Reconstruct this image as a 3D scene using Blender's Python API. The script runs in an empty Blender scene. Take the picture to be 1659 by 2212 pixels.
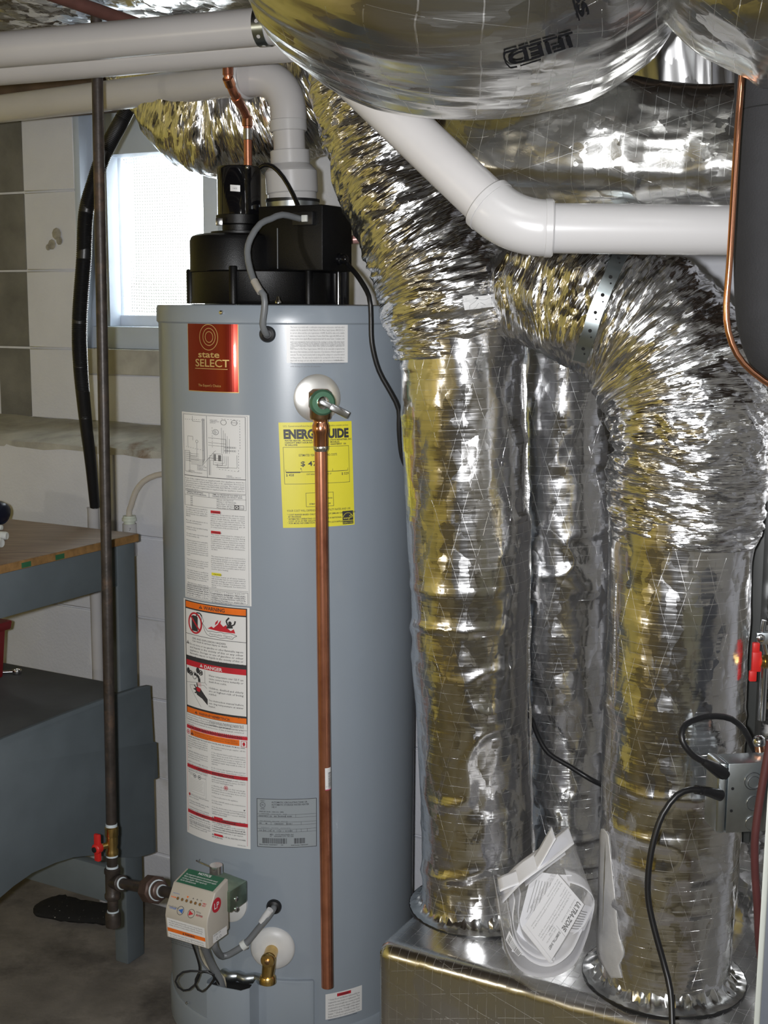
import bpy, bmesh, math, random
import numpy as np
from mathutils import Vector, Matrix
from mathutils.bvhtree import BVHTree
from mathutils.geometry import tessellate_polygon

C = bpy.context.scene.collection
random.seed(7)
R_ = math.radians
# ------------------------------------------------------------------ camera, world, lights, exposure
F, CX, CY, CH = 2800.0, 829.5, 1106.0, 1.49       # focal length in pixels of the 1659 x 2212 frame, lens height
CM = Matrix.Rotation(R_(81), 3, 'X') @ Matrix.Rotation(0.0056, 3, 'Z')
cd = bpy.data.cameras.new('camera'); cam = bpy.data.objects.new('camera', cd); C.objects.link(cam)
cd.sensor_fit = 'VERTICAL'; cd.sensor_height = 36.0; cd.lens = F / 2212 * 36.0; cd.clip_start = 0.05
cam.matrix_world = Matrix.Translation((0, 0, CH)) @ CM.to_4x4()
S = bpy.context.scene
S.camera = cam
w = bpy.data.worlds.new('sky'); S.world = w; w.use_nodes = True
w.node_tree.nodes['Background'].inputs[0].default_value = (0.93, 0.97, 1.0, 1)
w.node_tree.nodes['Background'].inputs[1].default_value = 11.0
def light(name, typ, loc, power, col, size=0.1, aim=None, spread=None):
    d = bpy.data.lights.new(name, typ); d.energy = power; d.color = col
    o = bpy.data.objects.new(name, d); C.objects.link(o); o.location = loc
    if typ == 'AREA':
        d.shape = 'DISK'; d.size = size
        if spread: d.spread = R_(spread)
    elif typ == 'POINT': d.shadow_soft_size = size
    if aim is not None: o.rotation_euler = (Vector(aim) - Vector(loc)).to_track_quat('-Z', 'Y').to_euler()
    return o
light('camera_flash', 'AREA', (-0.06, 0.0, 1.50), 27.0, (0.98, 0.985, 1.0), 0.035, (0.06, 2.4, 1.30), 150)
light('warm_fill', 'POINT', (-2.14, 0.27, 1.30), 18.0, (1.0, 0.90, 0.72), 0.05)  # added unseen lamp: lights the left wall so the foil mirrors gold
light('right_fill', 'AREA', (0.98, 0.20, 2.10), 3.6, (0.95, 0.98, 1.0), 0.5, (1.10, 0.10, 0))  # added unseen lamp: brightens the right wall mirrored in the ducts
S.view_settings.view_transform = 'Standard'; S.view_settings.look = 'None'
S.view_settings.gamma = 1.0; S.view_settings.use_curve_mapping = False; S.view_settings.exposure = 0.0

# ------------------------------------------------------------------ from a pixel of the photograph to a point in the room
def ray(px, py): return CM @ Vector(((px - CX) / F, (CY - py) / F, -1.0))
EYE = Vector((0, 0, CH))
def at(px, py, Y):
    d = ray(px, py); return EYE + d * (Y / d.y)
def atz(px, py, z):
    d = ray(px, py); return EYE + d * ((z - CH) / d.z)
def onp(px, py, n, c):
    d = ray(px, py); return EYE + d * ((c - n.dot(EYE)) / n.dot(d))
def pxm(p):                                        # metres per pixel at point p
    return (CM.transposed() @ (Vector(p) - EYE)).z * -1 / F
WA = R_(-29)                                       # the block wall runs at 29 degrees to the picture plane
WM = Matrix.Rotation(WA, 4, 'Z')
E = WM.to_3x3() @ Vector((1, 0, 0)); N = WM.to_3x3() @ Vector((0, 1, 0))
def W(s, c, z): return E * s + N * c + Vector((0, 0, z))
def sw(p): return Vector((p.dot(E), p.dot(N), p.z))

# ------------------------------------------------------------------ objects, parts, labels
ORG = {}
def tag(o, label, cat, group=None, kind=None):
    o['label'] = label; o['category'] = cat
    if group: o['group'] = group
    if kind: o['kind'] = kind
    return o
def thing(name, label, cat, loc, group=None):
    o = bpy.data.objects.new(name, None); C.objects.link(o); o.empty_display_size = 0.05
    o.location = loc; ORG[o.name] = Vector(loc)
    return tag(o, label, cat, group)
def link(name, me, mats, parent, org):
    for m in mats: me.materials.append(m)
    o = bpy.data.objects.new(name, me); C.objects.link(o)
    if parent is None: o.location = org
    else: o.parent = parent
    ORG[o.name] = org
    return o
class MB:
    def __init__(s): s.v = []; s.f = []; s.m = []
    def add(s, vs, fs, mat=0):
        k = len(s.v); s.v += [Vector(v) for v in vs]; s.f += [[k + i for i in f] for f in fs]; s.m += [mat] * len(fs); return s
    def hexa(s, p, mat=0):                         # eight corners: bottom four, top four
        return s.add(p, [(3, 2, 1, 0), (4, 5, 6, 7), (0, 1, 5, 4), (1, 2, 6, 5), (2, 3, 7, 6), (3, 0, 4, 7)], mat)
    def box(s, lo, hi, M=None, mat=0):
        x0, y0, z0 = lo; x1, y1, z1 = hi
        p = [Vector(q) for q in ((x0, y0, z0), (x1, y0, z0), (x1, y1, z0), (x0, y1, z0), (x0, y0, z1), (x1, y0, z1), (x1, y1, z1), (x0, y1, z1))]
        if M is not None: p = [M @ q for q in p]
        return s.hexa(p, mat)
    def rings(s, rs, mat=0, cap0=True, cap1=True, closed=False):
        n = len(rs[0]); k = len(s.v)
        for r in rs: s.v += [Vector(v) for v in r]
        fs = []
        m = len(rs)
        for i in range(m if closed else m - 1):
            a, b = k + i * n, k + ((i + 1) % m) * n
            for j in range(n):
                fs.append([a + j, a + (j + 1) % n, b + (j + 1) % n, b + j])
        if not closed:
            if cap0: fs.append([k + j for j in reversed(range(n))])
            if cap1: fs.append([k + (m - 1) * n + j for j in range(n)])
        s.f += fs; s.m += [mat] * len(fs); return s
    def lathe(s, prof, base, axis=(0, 0, 1), n=32, mat=0, cap0=True, cap1=True, ref=None):
        a = Vector(axis).normalized(); u, v = frame(a, ref)
        b = Vector(base)
        return s.rings([[b + a * h + (u * math.cos(t) + v * math.sin(t)) * max(r, 1e-5) for t in [2 * math.pi * j / n for j in range(n)]] for r, h in prof], mat, cap0, cap1)
    def cyl(s, p, q, r, n=20, mat=0, r2=None):
        d = Vector(q) - Vector(p)
        return s.lathe([(r, 0), (r if r2 is None else r2, d.length)], p, d, n, mat)
    def tube(s, path, r, n=12, mat=0, step=None, raw=False, cap=True):
        P = [Vector(p) for p in path] if raw else spline(path, step or 0.012)
        rr = r if callable(r) else (lambda t: r)
        t0 = (P[1] - P[0]).normalized(); u, v = frame(t0); rs = []
        for i, p in enumerate(P):
            t = (P[min(i + 1, len(P) - 1)] - P[max(i - 1, 0)]).normalized()
            u = (u - t * u.dot(t)).normalized(); v = t.cross(u)
            q = rr(i / (len(P) - 1))
            rs.append([p + (u * math.cos(a) + v * math.sin(a)) * q for a in [2 * math.pi * j / n for j in range(n)]])
        return s.rings(rs, mat, cap, cap)
    def prism(s, poly, d, mat=0):                  # planar polygon pushed along d
        n = len(poly); d = Vector(d); poly = [Vector(p) for p in poly]
        k = len(s.v); s.v += poly + [p + d for p in poly]
        tri = tessellate_polygon([poly])
        fs = [[k + i for i in t] for t in tri] + [[k + n + i for i in reversed(t)] for t in tri]
        fs += [[k + i, k + i + n, k + (i + 1) % n + n, k + (i + 1) % n] for i in range(n)]
        s.f += fs; s.m += [mat] * len(fs); return s
    def ball(s, c, r, n=16, mat=0, sq=(1, 1, 1)):
        rs = []
        for i in range(1, n // 2):
            a = math.pi * i / (n // 2)
            rs.append([Vector(c) + Vector((r * sq[0] * math.sin(a) * math.cos(b), r * sq[1] * math.sin(a) * math.sin(b), -r * sq[2] * math.cos(a))) for b in [2 * math.pi * j / n for j in range(n)]])
        return s.rings(rs, mat)
    def build(s, name, mats, parent=None, bevel=0, ang=38, seg=2):
        if not isinstance(mats, (list, tuple)): mats = [mats]
        me = bpy.data.meshes.new(name)
        if parent is None:
            lo = [min(v[i] for v in s.v) for i in range(3)]; hi = [max(v[i] for v in s.v) for i in range(3)]
            org = Vector(((lo[0] + hi[0]) / 2, (lo[1] + hi[1]) / 2, lo[2]))
        else: org = ORG[parent.name]
        me.from_pydata([v - org for v in s.v], [], s.f)
        me.polygons.foreach_set('material_index', s.m)
        bm = bmesh.new(); bm.from_mesh(me); bmesh.ops.recalc_face_normals(bm, faces=bm.faces)
        if bevel:
            es = [e for e in bm.edges if len(e.link_faces) == 2 and e.calc_face_angle(0) > R_(40)]
            bmesh.ops.bevel(bm, geom=es, offset=bevel, segments=seg, affect='EDGES', profile=0.5, clamp_overlap=True)
        bm.to_mesh(me); bm.free()
        me.polygons.foreach_set('use_smooth', [True] * len(me.polygons)); me.set_sharp_from_angle(angle=R_(ang))
        return link(name, me, mats, parent, org)
def frame(t, ref=None):
    t = t.normalized(); r = Vector(ref) if ref is not None else (Vector((0, 0, 1)) if abs(t.z) < 0.9 else Vector((1, 0, 0)))
    u = (r - t * r.dot(t)).normalized(); return u, t.cross(u)
def spline(pts, step=0.01):
    P = [Vector(p) for p in pts]
    if len(P) == 2: P = [P[0], P[0].lerp(P[1], .5), P[1]]
    out = []
    for i in range(len(P) - 1):
        a, b = P[i], P[i + 1]; p0 = P[i - 1] if i else a * 2 - b; p3 = P[i + 2] if i + 2 < len(P) else b * 2 - a
        n = max(2, int((b - a).length / step))
        for k in range(n):
            t = k / n; t2, t3 = t * t, t * t * t
            out.append(0.5 * ((2 * a) + (b - p0) * t + (2 * p0 - 5 * a + 4 * b - p3) * t2 + (3 * a - p0 - 3 * b + p3) * t3))
    out.append(P[-1]); return out

# ------------------------------------------------------------------ materials
class NT:
    def __init__(s, name):
        s.mat = bpy.data.materials.new(name); s.mat.use_nodes = True; s.t = s.mat.node_tree
        s.b = s.t.nodes['Principled BSDF']
    def n(s, typ, **kw):
        x = s.t.nodes.new(typ)
        for k, v in kw.items(): setattr(x, k, v)
        return x
    def l(s, a, b): s.t.links.new(a, b)
    def math(s, op, a, b=None, clamp=False):
        x = s.n('ShaderNodeMath', operation=op, use_clamp=clamp)
        for i, v in enumerate((a, b)):
            if v is None: continue
            if isinstance(v, (int, float)): x.inputs[i].default_value = v
            else: s.l(v, x.inputs[i])
        return x.outputs[0]
    def vmath(s, op, a, b=None, sc=None):
        x = s.n('ShaderNodeVectorMath', operation=op)
        for i, v in enumerate((a, b)):
            if v is None: continue
            if isinstance(v, (tuple, list)): x.inputs[i].default_value = v
            else: s.l(v, x.inputs[i])
        if sc is not None: x.inputs['Scale'].default_value = sc
        return x.outputs[0]
    def noise(s, vec, scale, detail=4, rough=0.55, dist=0.0):
        x = s.n('ShaderNodeTexNoise'); x.inputs['Scale'].default_value = scale; x.inputs['Detail'].default_value = detail
        x.inputs['Roughness'].default_value = rough; x.inputs['Distortion'].default_value = dist
        if vec is not None: s.l(vec, x.inputs['Vector'])
        return x
    def ramp(s, fac, stops):
        x = s.n('ShaderNodeValToRGB'); r = x.color_ramp
        while len(r.elements) > 1: r.elements.remove(r.elements[-1])
        r.elements[0].position = stops[0][0]; r.elements[0].color = (*stops[0][1], 1)
        for p, c in stops[1:]: e = r.elements.new(p); e.color = (*c, 1)
        s.l(fac, x.inputs[0]); return x.outputs[0]
    def mix(s, fac, a, b):
        x = s.n('ShaderNodeMix', data_type='RGBA')
        for i, v in ((0, fac), (6, a), (7, b)):
            if isinstance(v, (int, float)): x.inputs[i].default_value = v
            elif isinstance(v, tuple): x.inputs[i].default_value = (*v, 1)
            else: s.l(v, x.inputs[i])
        return x.outputs[2]
    def bump(s, h, strength, dist, normal=None):
        x = s.n('ShaderNodeBump'); x.inputs['Strength'].default_value = strength; x.inputs['Distance'].default_value = dist
        s.l(h, x.inputs['Height'])
        if normal is not None: s.l(normal, x.inputs['Normal'])
        return x.outputs[0]
    def geo(s): return s.n('ShaderNodeNewGeometry').outputs['Position']
    def set(s, **kw):
        for k, v in kw.items():
            i = s.b.inputs[k.replace('_', ' ')]
            if hasattr(v, 'is_linked'): s.l(v, i)
            elif isinstance(v, tuple) and len(v) == 3 and i.type == 'RGBA': i.default_value = (*v, 1)
            else: i.default_value = v
        return s
def plain(name, col, rough=0.5, metal=0.0, var=0.12, scale=30, bump=0.0, bscale=200, coat=0.0, spec=0.5, dark=None, dpos=(0.55, 0.7)):
    t = NT(name); p = t.geo()
    n = t.noise(p, scale, 5)
    c0 = tuple(max(0, c * (1 - var)) for c in col); c1 = tuple(min(1, c * (1 + var)) for c in col)
    c = t.ramp(n.outputs[0], [(0.3, c0), (0.7, c1)])
    if dark is not None:
        n2 = t.noise(p, scale * 0.45, 6, 0.7)
        c = t.mix(t.ramp(n2.outputs[0], [(dpos[0], (0, 0, 0)), (dpos[1], (1, 1, 1))]), c, dark)
    t.set(Base_Color=c, Roughness=rough, Metallic=metal, Coat_Weight=coat, Specular_IOR_Level=spec)
    if bump: t.set(Normal=t.bump(t.noise(p, bscale, 3).outputs[0], bump, 0.002))
    return t.mat
def foil(name, facet=0.12, fs=(40, 40), facet2=0.0, fs2=(12, 12), rough=0.16, scrim=1.0, tint=(0.86, 0.86, 0.87), wr=0.0, ws=(20, 200), vs=0.0):
    t = NT(name)
    uv = t.n('ShaderNodeUVMap').outputs[0]
    def cells(sc, k, seed):
        m = t.vmath('MULTIPLY', uv, (sc[0], sc[1], 1)); m = t.vmath('ADD', m, (seed, seed * 1.7, 0))
        d = t.noise(m, 0.9, 3).outputs['Color']; d = t.vmath('SCALE', t.vmath('SUBTRACT', d, (0.5, 0.5, 0.5)), None, 1.5)
        v = t.n('ShaderNodeTexVoronoi'); v.inputs['Scale'].default_value = 1.0; t.l(t.vmath('ADD', m, d), v.inputs['Vector'])
        return t.vmath('SCALE', t.vmath('SUBTRACT', v.outputs['Color'], (0.5, 0.5, 0.5)), None, k)
    nrm = t.n('ShaderNodeNewGeometry').outputs['Normal']
    off = cells(fs, facet, 1.3)
    if facet2: off = t.vmath('ADD', off, cells(fs2, facet2, 5.1))
    if vs:                                             # fine level threads tilt the skin up and down
        q = t.math('MULTIPLY', t.math('SUBTRACT', t.noise(t.vmath('MULTIPLY', uv, (9, 210, 1)), 1.0, 3, 0.7).outputs[0], 0.5), vs)
        cx_ = t.n('ShaderNodeCombineXYZ'); t.l(q, cx_.inputs[2]); off = t.vmath('ADD', off, cx_.outputs[0])
    nrm = t.vmath('NORMALIZE', t.vmath('ADD', nrm, off))
    if wr:
        m = t.vmath('MULTIPLY', uv, (ws[0], ws[1], 1))
        nrm = t.bump(t.noise(m, 1.0, 3, 0.6, 0.4).outputs[0], wr, 0.004, nrm)
    rgh = t.math('ADD', rough, t.math('MULTIPLY', t.noise(uv, 9, 3).outputs[0], 0.06))
    col = t.mix(t.noise(uv, 14, 4).outputs[0], tint, tuple(c * 0.9 for c in tint))
    if scrim:
        sx = t.n('ShaderNodeSeparateXYZ'); j = t.vmath('SCALE', t.noise(uv, 22, 2).outputs['Color'], None, 0.004)
        t.l(t.vmath('ADD', uv, j), sx.inputs[0]); u, v = sx.outputs[0], sx.outputs[1]
        def line(e, per, wd=0.00024): return t.math('LESS_THAN', t.math('PINGPONG', e, per / 2), wd)
        a = line(v, 0.0165)
        b = line(t.math('ADD', u, t.math('MULTIPLY', v, 0.30)), 0.044)
        c = line(t.math('SUBTRACT', u, t.math('MULTIPLY', v, 0.30)), 0.044)
        L = t.math('MULTIPLY', t.math('MAXIMUM', a, t.math('MAXIMUM', b, c)), scrim)
        L = t.math('MULTIPLY', L, t.math('MULTIPLY', t.math('GREATER_THAN', t.noise(uv, 60, 2).outputs[0], 0.42), t.ramp(t.noise(uv, 7, 2).outputs[0], [(0.35, (0.15, 0.15, 0.15)), (0.6, (1, 1, 1))])))
        nrm = t.bump(L, 0.5, 0.0012, nrm)
        rgh = t.math('ADD', rgh, t.math('MULTIPLY', L, 0.28))
        col = t.mix(L, col, (0.93, 0.93, 0.93))
    t.set(Base_Color=col, Metallic=1.0, Roughness=rgh, Normal=nrm)
    return t.mat
# ------------------------------------------------------------------ the materials of this room
M = {}
M['floor'] = plain('bare_concrete', (0.215, 0.195, 0.172), 0.85, var=0.3, scale=7, bump=0.4, bscale=90, dark=(0.085, 0.076, 0.068), dpos=(0.48, 0.68))
M['pad'] = plain('pad_concrete', (0.30, 0.29, 0.26), 0.85, var=0.2, scale=9, bump=0.3)
M['block'] = plain('painted_block', (0.585, 0.595, 0.64), 0.6, var=0.05, scale=6, bump=0.35, bscale=140, dark=(0.46, 0.46, 0.47), dpos=(0.63, 0.72))
M['joint'] = plain('painted_joint', (0.56, 0.57, 0.61), 0.7, var=0.08, scale=20, bump=0.3)
M['rawblock'] = plain('unpainted_block', (0.15, 0.145, 0.125), 0.9, var=0.25, scale=9, bump=0.5, bscale=160)
M['ledge'] = plain('rough_ledge', (0.36, 0.35, 0.31), 0.9, var=0.22, scale=14, bump=0.6, bscale=60, dark=(0.20, 0.15, 0.11), dpos=(0.62, 0.72))
M['patch'] = plain('bare_patch', (0.30, 0.28, 0.23), 0.95, var=0.3, scale=50, bump=0.8, bscale=200)
M['frame'] = plain('window_paint', (0.43, 0.49, 0.57), 0.45, var=0.05, scale=8)
M['panel'] = plain('wood_paneling', (0.82, 0.67, 0.17), 0.5, var=0.2, scale=3)
M['drywall'] = plain('plain_wall', (0.52, 0.52, 0.52), 0.8, var=0.08, scale=3)
M['dim'] = plain('dark_rear_wall', (0.12, 0.11, 0.09), 0.8, var=0.2, scale=3)
M['joist'] = plain('old_timber', (0.085, 0.055, 0.035), 0.8, var=0.35, scale=12, bump=0.3)
M['pvc'] = plain('white_pvc', (0.46, 0.447, 0.445), 0.30, var=0.04, scale=7, dark=(0.44, 0.39, 0.31), dpos=(0.66, 0.86))
M['pvc2'] = plain('clean_pvc', (0.455, 0.447, 0.447), 0.27, var=0.02, scale=7)
M['copper'] = plain('copper', (0.78, 0.33, 0.20), 0.26, 0.9, var=0.12, scale=14, dark=(0.42, 0.15, 0.09), dpos=(0.45, 0.7))
M['copper2'] = plain('bright_copper', (0.85, 0.40, 0.24), 0.2, 1.0, var=0.1, scale=12)
M['solder'] = plain('solder', (0.72, 0.71, 0.68), 0.25, 1.0)
M['iron'] = plain('black_iron', (0.045, 0.036, 0.031), 0.42, 0.2, var=0.4, scale=40, bump=0.15, dark=(0.10, 0.065, 0.045), dpos=(0.55, 0.7))
M['dope'] = plain('pipe_dope', (0.55, 0.62, 0.66), 0.6, var=0.15, scale=60)
M['brass'] = plain('brass', (0.66, 0.46, 0.17), 0.28, 1.0, var=0.2, scale=40)
M['bronze'] = plain('bronze', (0.40, 0.25, 0.14), 0.35, 1.0, var=0.25, scale=40)
M['red'] = plain('red_plastic', (0.55, 0.018, 0.015), 0.45, var=0.06)
M['binred'] = plain('red_bin', (0.20, 0.010, 0.014), 0.4, var=0.06)
M['hose'] = plain('red_hose', (0.085, 0.026, 0.026), 0.45)
M['blk'] = plain('black_plastic', (0.003, 0.003, 0.0034), 0.40, var=0.1, spec=0.35, bump=0.2, bscale=700)
M['gloss'] = plain('black_gloss', (0.005, 0.005, 0.006), 0.08, var=0.1, coat=0.6)
M['rub'] = plain('black_rubber', (0.010, 0.010, 0.011), 0.38, var=0.1)
M['foam'] = plain('black_foam', (0.014, 0.014, 0.016), 0.8, var=0.15, bump=0.3, bscale=500)
M['cable'] = plain('grey_cable', (0.17, 0.18, 0.19), 0.4, var=0.05)
M['tank'] = plain('grey_enamel', (0.265, 0.305, 0.352), 0.30, var=0.02, scale=5, coat=0.25, bump=0.02, bscale=400)
M['bench'] = plain('grey_bench_paint', (0.125, 0.150, 0.166), 0.6, var=0.08, scale=12, bump=0.1, bscale=120)
M['shelf'] = plain('shelf_paint', (0.10, 0.106, 0.106), 0.7, var=0.15, scale=10)
M['galv'] = plain('galvanized', (0.50, 0.54, 0.56), 0.35, 1.0, var=0.12, scale=35)
M['steel'] = plain('bright_steel', (0.75, 0.76, 0.77), 0.18, 1.0, var=0.05)
M['hole'] = plain('dark_hole', (0.006, 0.006, 0.006), 0.9)
M['paper'] = plain('paper', (0.72, 0.72, 0.72), 0.38, var=0.015, scale=8)
M['ink'] = plain('ink', (0.035, 0.035, 0.04), 0.5)
M['ink2'] = plain('faded_ink', (0.16, 0.16, 0.165), 0.5)
M['lred'] = plain('label_red', (0.50, 0.02, 0.035), 0.45)
M['lorange'] = plain('label_orange', (0.78, 0.16, 0.015), 0.45)
M['lyellow'] = plain('label_yellow', (0.73, 0.66, 0.045), 0.40, var=0.02)
M['lgreen'] = plain('label_green', (0.028, 0.13, 0.075), 0.45)
M['lblue'] = plain('label_blue', (0.03, 0.13, 0.46), 0.45)
M['plate'] = plain('red_foil_plate', (0.20, 0.010, 0.008), 0.14, 0.6, var=0.08, scale=20, coat=0.4)
M['gold'] = plain('gold_print', (0.62, 0.47, 0.22), 0.3, 0.6)
M['beige'] = plain('beige_plastic', (0.46, 0.425, 0.37), 0.4, var=0.03)
M['disc'] = plain('white_escutcheon', (0.62, 0.62, 0.61), 0.4, var=0.03)
M['discm'] = plain('metal_escutcheon', (0.70, 0.69, 0.66), 0.32, 0.75, var=0.04)
M['grn'] = plain('green_disc', (0.10, 0.22, 0.14), 0.3, 0.5)
M['wirew'] = plain('cream_wire', (0.50, 0.46, 0.36), 0.5)
M['navy'] = plain('navy_plastic', (0.006, 0.009, 0.022), 0.35)
M['whitep'] = plain('white_plastic', (0.62, 0.64, 0.62), 0.3)
M['pink'] = plain('pink_edge', (0.45, 0.05, 0.13), 0.5)
M['cab'] = plain('dark_cabinet', (0.030, 0.032, 0.030), 0.5, var=0.06)
M['cabedge'] = plain('cabinet_edge', (0.42, 0.44, 0.40), 0.5, var=0.03)
M['cabface'] = plain('cabinet_face', (0.11, 0.12, 0.14), 0.5, var=0.04)
M['strap'] = plain('strap_steel', (0.42, 0.47, 0.48), 0.3, 1.0, var=0.08)
M['foilcol'] = foil('foil_riser', 0.11, (60, 34), 0.18, (15, 8), 0.16, 0.9, vs=0.42)
M['foilrag'] = foil('foil_rumpled', 0.16, (60, 40), 0.22, (18, 14), 0.14, 0.7)
M['foilflex'] = foil('foil_gathered', 0.36, (60, 260), 0.30, (22, 100), 0.17, 0.0, wr=0.5, ws=(16, 260))
M['foiltop'] = foil('foil_wrap', 0.14, (70, 40), 0.15, (16, 11), 0.21, 0.5, tint=(0.66, 0.66, 0.64), wr=0.10, ws=(90, 40))
M['foilpleat'] = foil('foil_pleated', 0.10, (60, 12), 0.10, (20, 5), 0.22, 0.0, tint=(0.70, 0.70, 0.70))
M['foilbox'] = foil('foil_plenum', 0.03, (40, 40), 0.05, (10, 10), 0.19, 0.9, tint=(0.80, 0.80, 0.79))
def wood():
    t = NT('plywood'); p = t.vmath('MULTIPLY', t.geo(), (1, 1, 1))
    m = t.n('ShaderNodeMapping'); m.inputs['Rotation'].default_value = (0, 0, -WA); m.inputs['Scale'].default_value = (3, 26, 26); t.l(p, m.inputs[0])
    n = t.noise(m.outputs[0], 3, 5, 0.6, 0.6)
    t.set(Base_Color=t.ramp(n.outputs[0], [(0.25, (0.115, 0.060, 0.026)), (0.5, (0.205, 0.125, 0.065)), (0.75, (0.285, 0.185, 0.10))]), Roughness=0.5)
    return t.mat
M['ply'] = wood()
def window_glass():
    t = NT('patterned_glass'); t.set(Base_Color=(0.97, 0.99, 0.98), Roughness=0.12, Transmission_Weight=1.0, IOR=1.45)
    return t.mat
M['glass'] = window_glass()
def clear(name, rough, col=(0.95, 0.95, 0.95), a=0.35):
    t = NT(name); t.set(Base_Color=col, Roughness=rough, Alpha=a); return t.mat
M['bag'] = clear('bag_film', 0.12, (0.8, 0.79, 0.78), 0.22)
M['tubing'] = clear('clear_tubing', 0.15, (0.62, 0.57, 0.50), 0.6)
M['whitepaper'] = plain('white_paper', (0.86, 0.86, 0.89), 0.4, var=0.01)
M['tape'] = plain('paper_grey', (0.62, 0.62, 0.65), 0.4, var=0.06)

# ------------------------------------------------------------------ the room
def wbox(name, lo, hi, mat, parent=None, kind=None, bevel=0):
    o = MB().box(lo, hi, WM).build(name, M[mat] if isinstance(mat, str) else mat, parent, bevel)
    if kind: o['kind'] = kind
    return o
C1, C2 = 2.403, 2.625                                # faces of the lower and of the set-back upper wall
S0, S1, CB = -2.75, 1.10, -2.6
floor = wbox('floor', (S0, CB, -0.1), (S1, C1 + 0.4, 0), 'floor', kind='structure')
M['tintfloor'] = plain('olive_tint_floor', (0.15, 0.125, 0.062), 0.6, var=0.15, scale=3)
wbox('floor', (S0, CB, 0), (S1, 1.2, 0.003), 'tintfloor', kind='structure')  # added layer out of view: gives the foil an olive floor to mirror
wl = wbox('wall_left', (S0 - 0.1, CB, 0), (S0, C2 + 0.1, 2.35), 'panel', kind='structure')
wbox('wall_right', (S1, CB, 0), (S1 + 0.1, C2 + 0.1, 2.35), 'drywall', kind='structure')
wbox('wall_rear', (S0, CB - 0.1, 0), (-0.7, CB, 2.35), 'panel', kind='structure')
wbox('wall_rear', (-0.7, CB - 0.1, 0), (S1, CB, 2.35), 'dim', kind='structure')
ceil = wbox('ceiling', (S0, CB, 2.30), (S1, C2 + 0.3, 2.40), 'joist', kind='structure')
for k in range(13):
    c = -2.2 + k * 0.4
    if c < C2 - 0.05: wbox('joist', (S0, c, 2.12), (S1, c + 0.042, 2.30), 'joist', ceil)
LZ = 1.155
wallb = wbox('wall_back', (S0, C1 + 0.0045, 0), (S1, C1 + 0.24, LZ - 0.005), 'joint', kind='structure')
SJ = -2.279
def block_mesh(L, h, mat):
    m = MB().box((0, 0, 0), (L, 0.02, h)).build('block', mat, wallb, 0.0025, seg=1)
    me = m.data; bpy.data.objects.remove(m); me.transform(Matrix.Translation(ORG['wall_back'])); return me
cache = {}
def block(parent, s0, s1, c, z0, z1, mat='block'):
    key = (round(s1 - s0, 4), round(z1 - z0, 4), mat)
    if key not in cache: cache[key] = block_mesh(s1 - s0, z1 - z0, M[mat])
    o = bpy.data.objects.new('block', cache[key]); C.objects.link(o); o.parent = parent
    o.location = W(s0, c + random.uniform(-.0012, .0012), z0) - ORG[parent.name]; o.rotation_euler = (0, 0, WA)
def courses(parent, c, zs, lo, hi, off, mat='block', J=0.004):
    for i, (a, b) in enumerate(zip(zs, zs[1:])):
        x = SJ + (0.2 if (i + off) % 2 else 0) - 4.0
        while x < hi:
            p, q = max(x, lo), min(x + 0.4, hi)
            if q - p > 0.03: block(parent, p + J / 2, q - J / 2, c, a + J / 2, b - J / 2, mat)
            x += 0.4
courses(wallb, C1, [0, .14, .34, .54, .74, .94, LZ - .004], S0, 1.2, 0)
# sloping parged ledge
def ledge():
    m = MB(); n = 60; rng = random.Random(3); rows = []
    for j, (c, z) in enumerate(((C1 - 0.006, LZ - 0.02), (C1 - 0.004, LZ - 0.004), (C1 + 0.03, LZ + 0.006), (C1 + 0.12, LZ + 0.016), (C2 + 0.01, LZ + 0.034))):
        rows.append([W(S0 + (S1 - S0) * i / n, c + rng.uniform(-.006, .006), z + rng.uniform(-.004, .004)) for i in range(n + 1)])
    vs = [v for r in rows for v in r]
    m.add(vs, [(j * (n + 1) + i, j * (n + 1) + i + 1, (j + 1) * (n + 1) + i + 1, (j + 1) * (n + 1) + i) for j in range(4) for i in range(n)])
    o = m.build('trim_1', M['ledge']); o['kind'] = 'structure'
ledge()
# upper wall: blocks left of the window opening, wall right of it and above
def s_at(px, py, c): return sw(onp(px, py, N, c)).x
def z_at(px, py, c): return onp(px, py, N, c).z
so = s_at(166, 500, C2); sr = s_at(480, 500, C2)
zs_ = z_at(250, 782, C2)                              # underside of the sill slab
UZ = [LZ + .03, 1.375, 1.58, 1.785, 1.985]
wallu = wbox('wall_upper', (S0, C2 + 0.0065, LZ), (so - 0.01, C2 + 0.3, 2.0), 'joint', kind='structure')
sp = s_at(57, 600, C2)                                # where the white paint stops
cache.clear()
for i, (a, b) in enumerate(zip(UZ, UZ[1:])):
    x = SJ + (0.2 if i % 2 else 0) - 4
    while x < sp:
        p, q = max(x, S0), min(x + 0.4, sp)
        if q - p > 0.03: block(wallu, p + .002, q - .002, C2 + 0.004, a + .002, b - .002, 'rawblock')
        x += 0.4
    block(wallu, sp + 0.001, so - 0.003, C2, a + .002, b - .002, 'block')
m = MB(); rng = random.Random(5)
for (px, py, r) in ((122, 505, 13), (112, 528, 11), (104, 534, 7), (128, 520, 9)):
    p = onp(px, py, N, C2 - 0.001); k = pxm(p)
    m.lathe([(r * k, 0), (r * k * .8, 0.002)], p, -N, 9)
o = m.build('bare_patch', M['patch'], wallu)
wallw = wbox('wall_window', (so - 0.01, C2 + 0.0045, LZ), (sr, C2 + 0.3, zs_ - 0.03), 'joint', kind='structure')
courses(wallw, C2, [LZ + .03, zs_ - .032], so - 0.005, sr, 1)
wallr = wbox('wall_side', (sr, C2, LZ), (S1, C2 + 0.3, 2.40), 'block', kind='structure')
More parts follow.
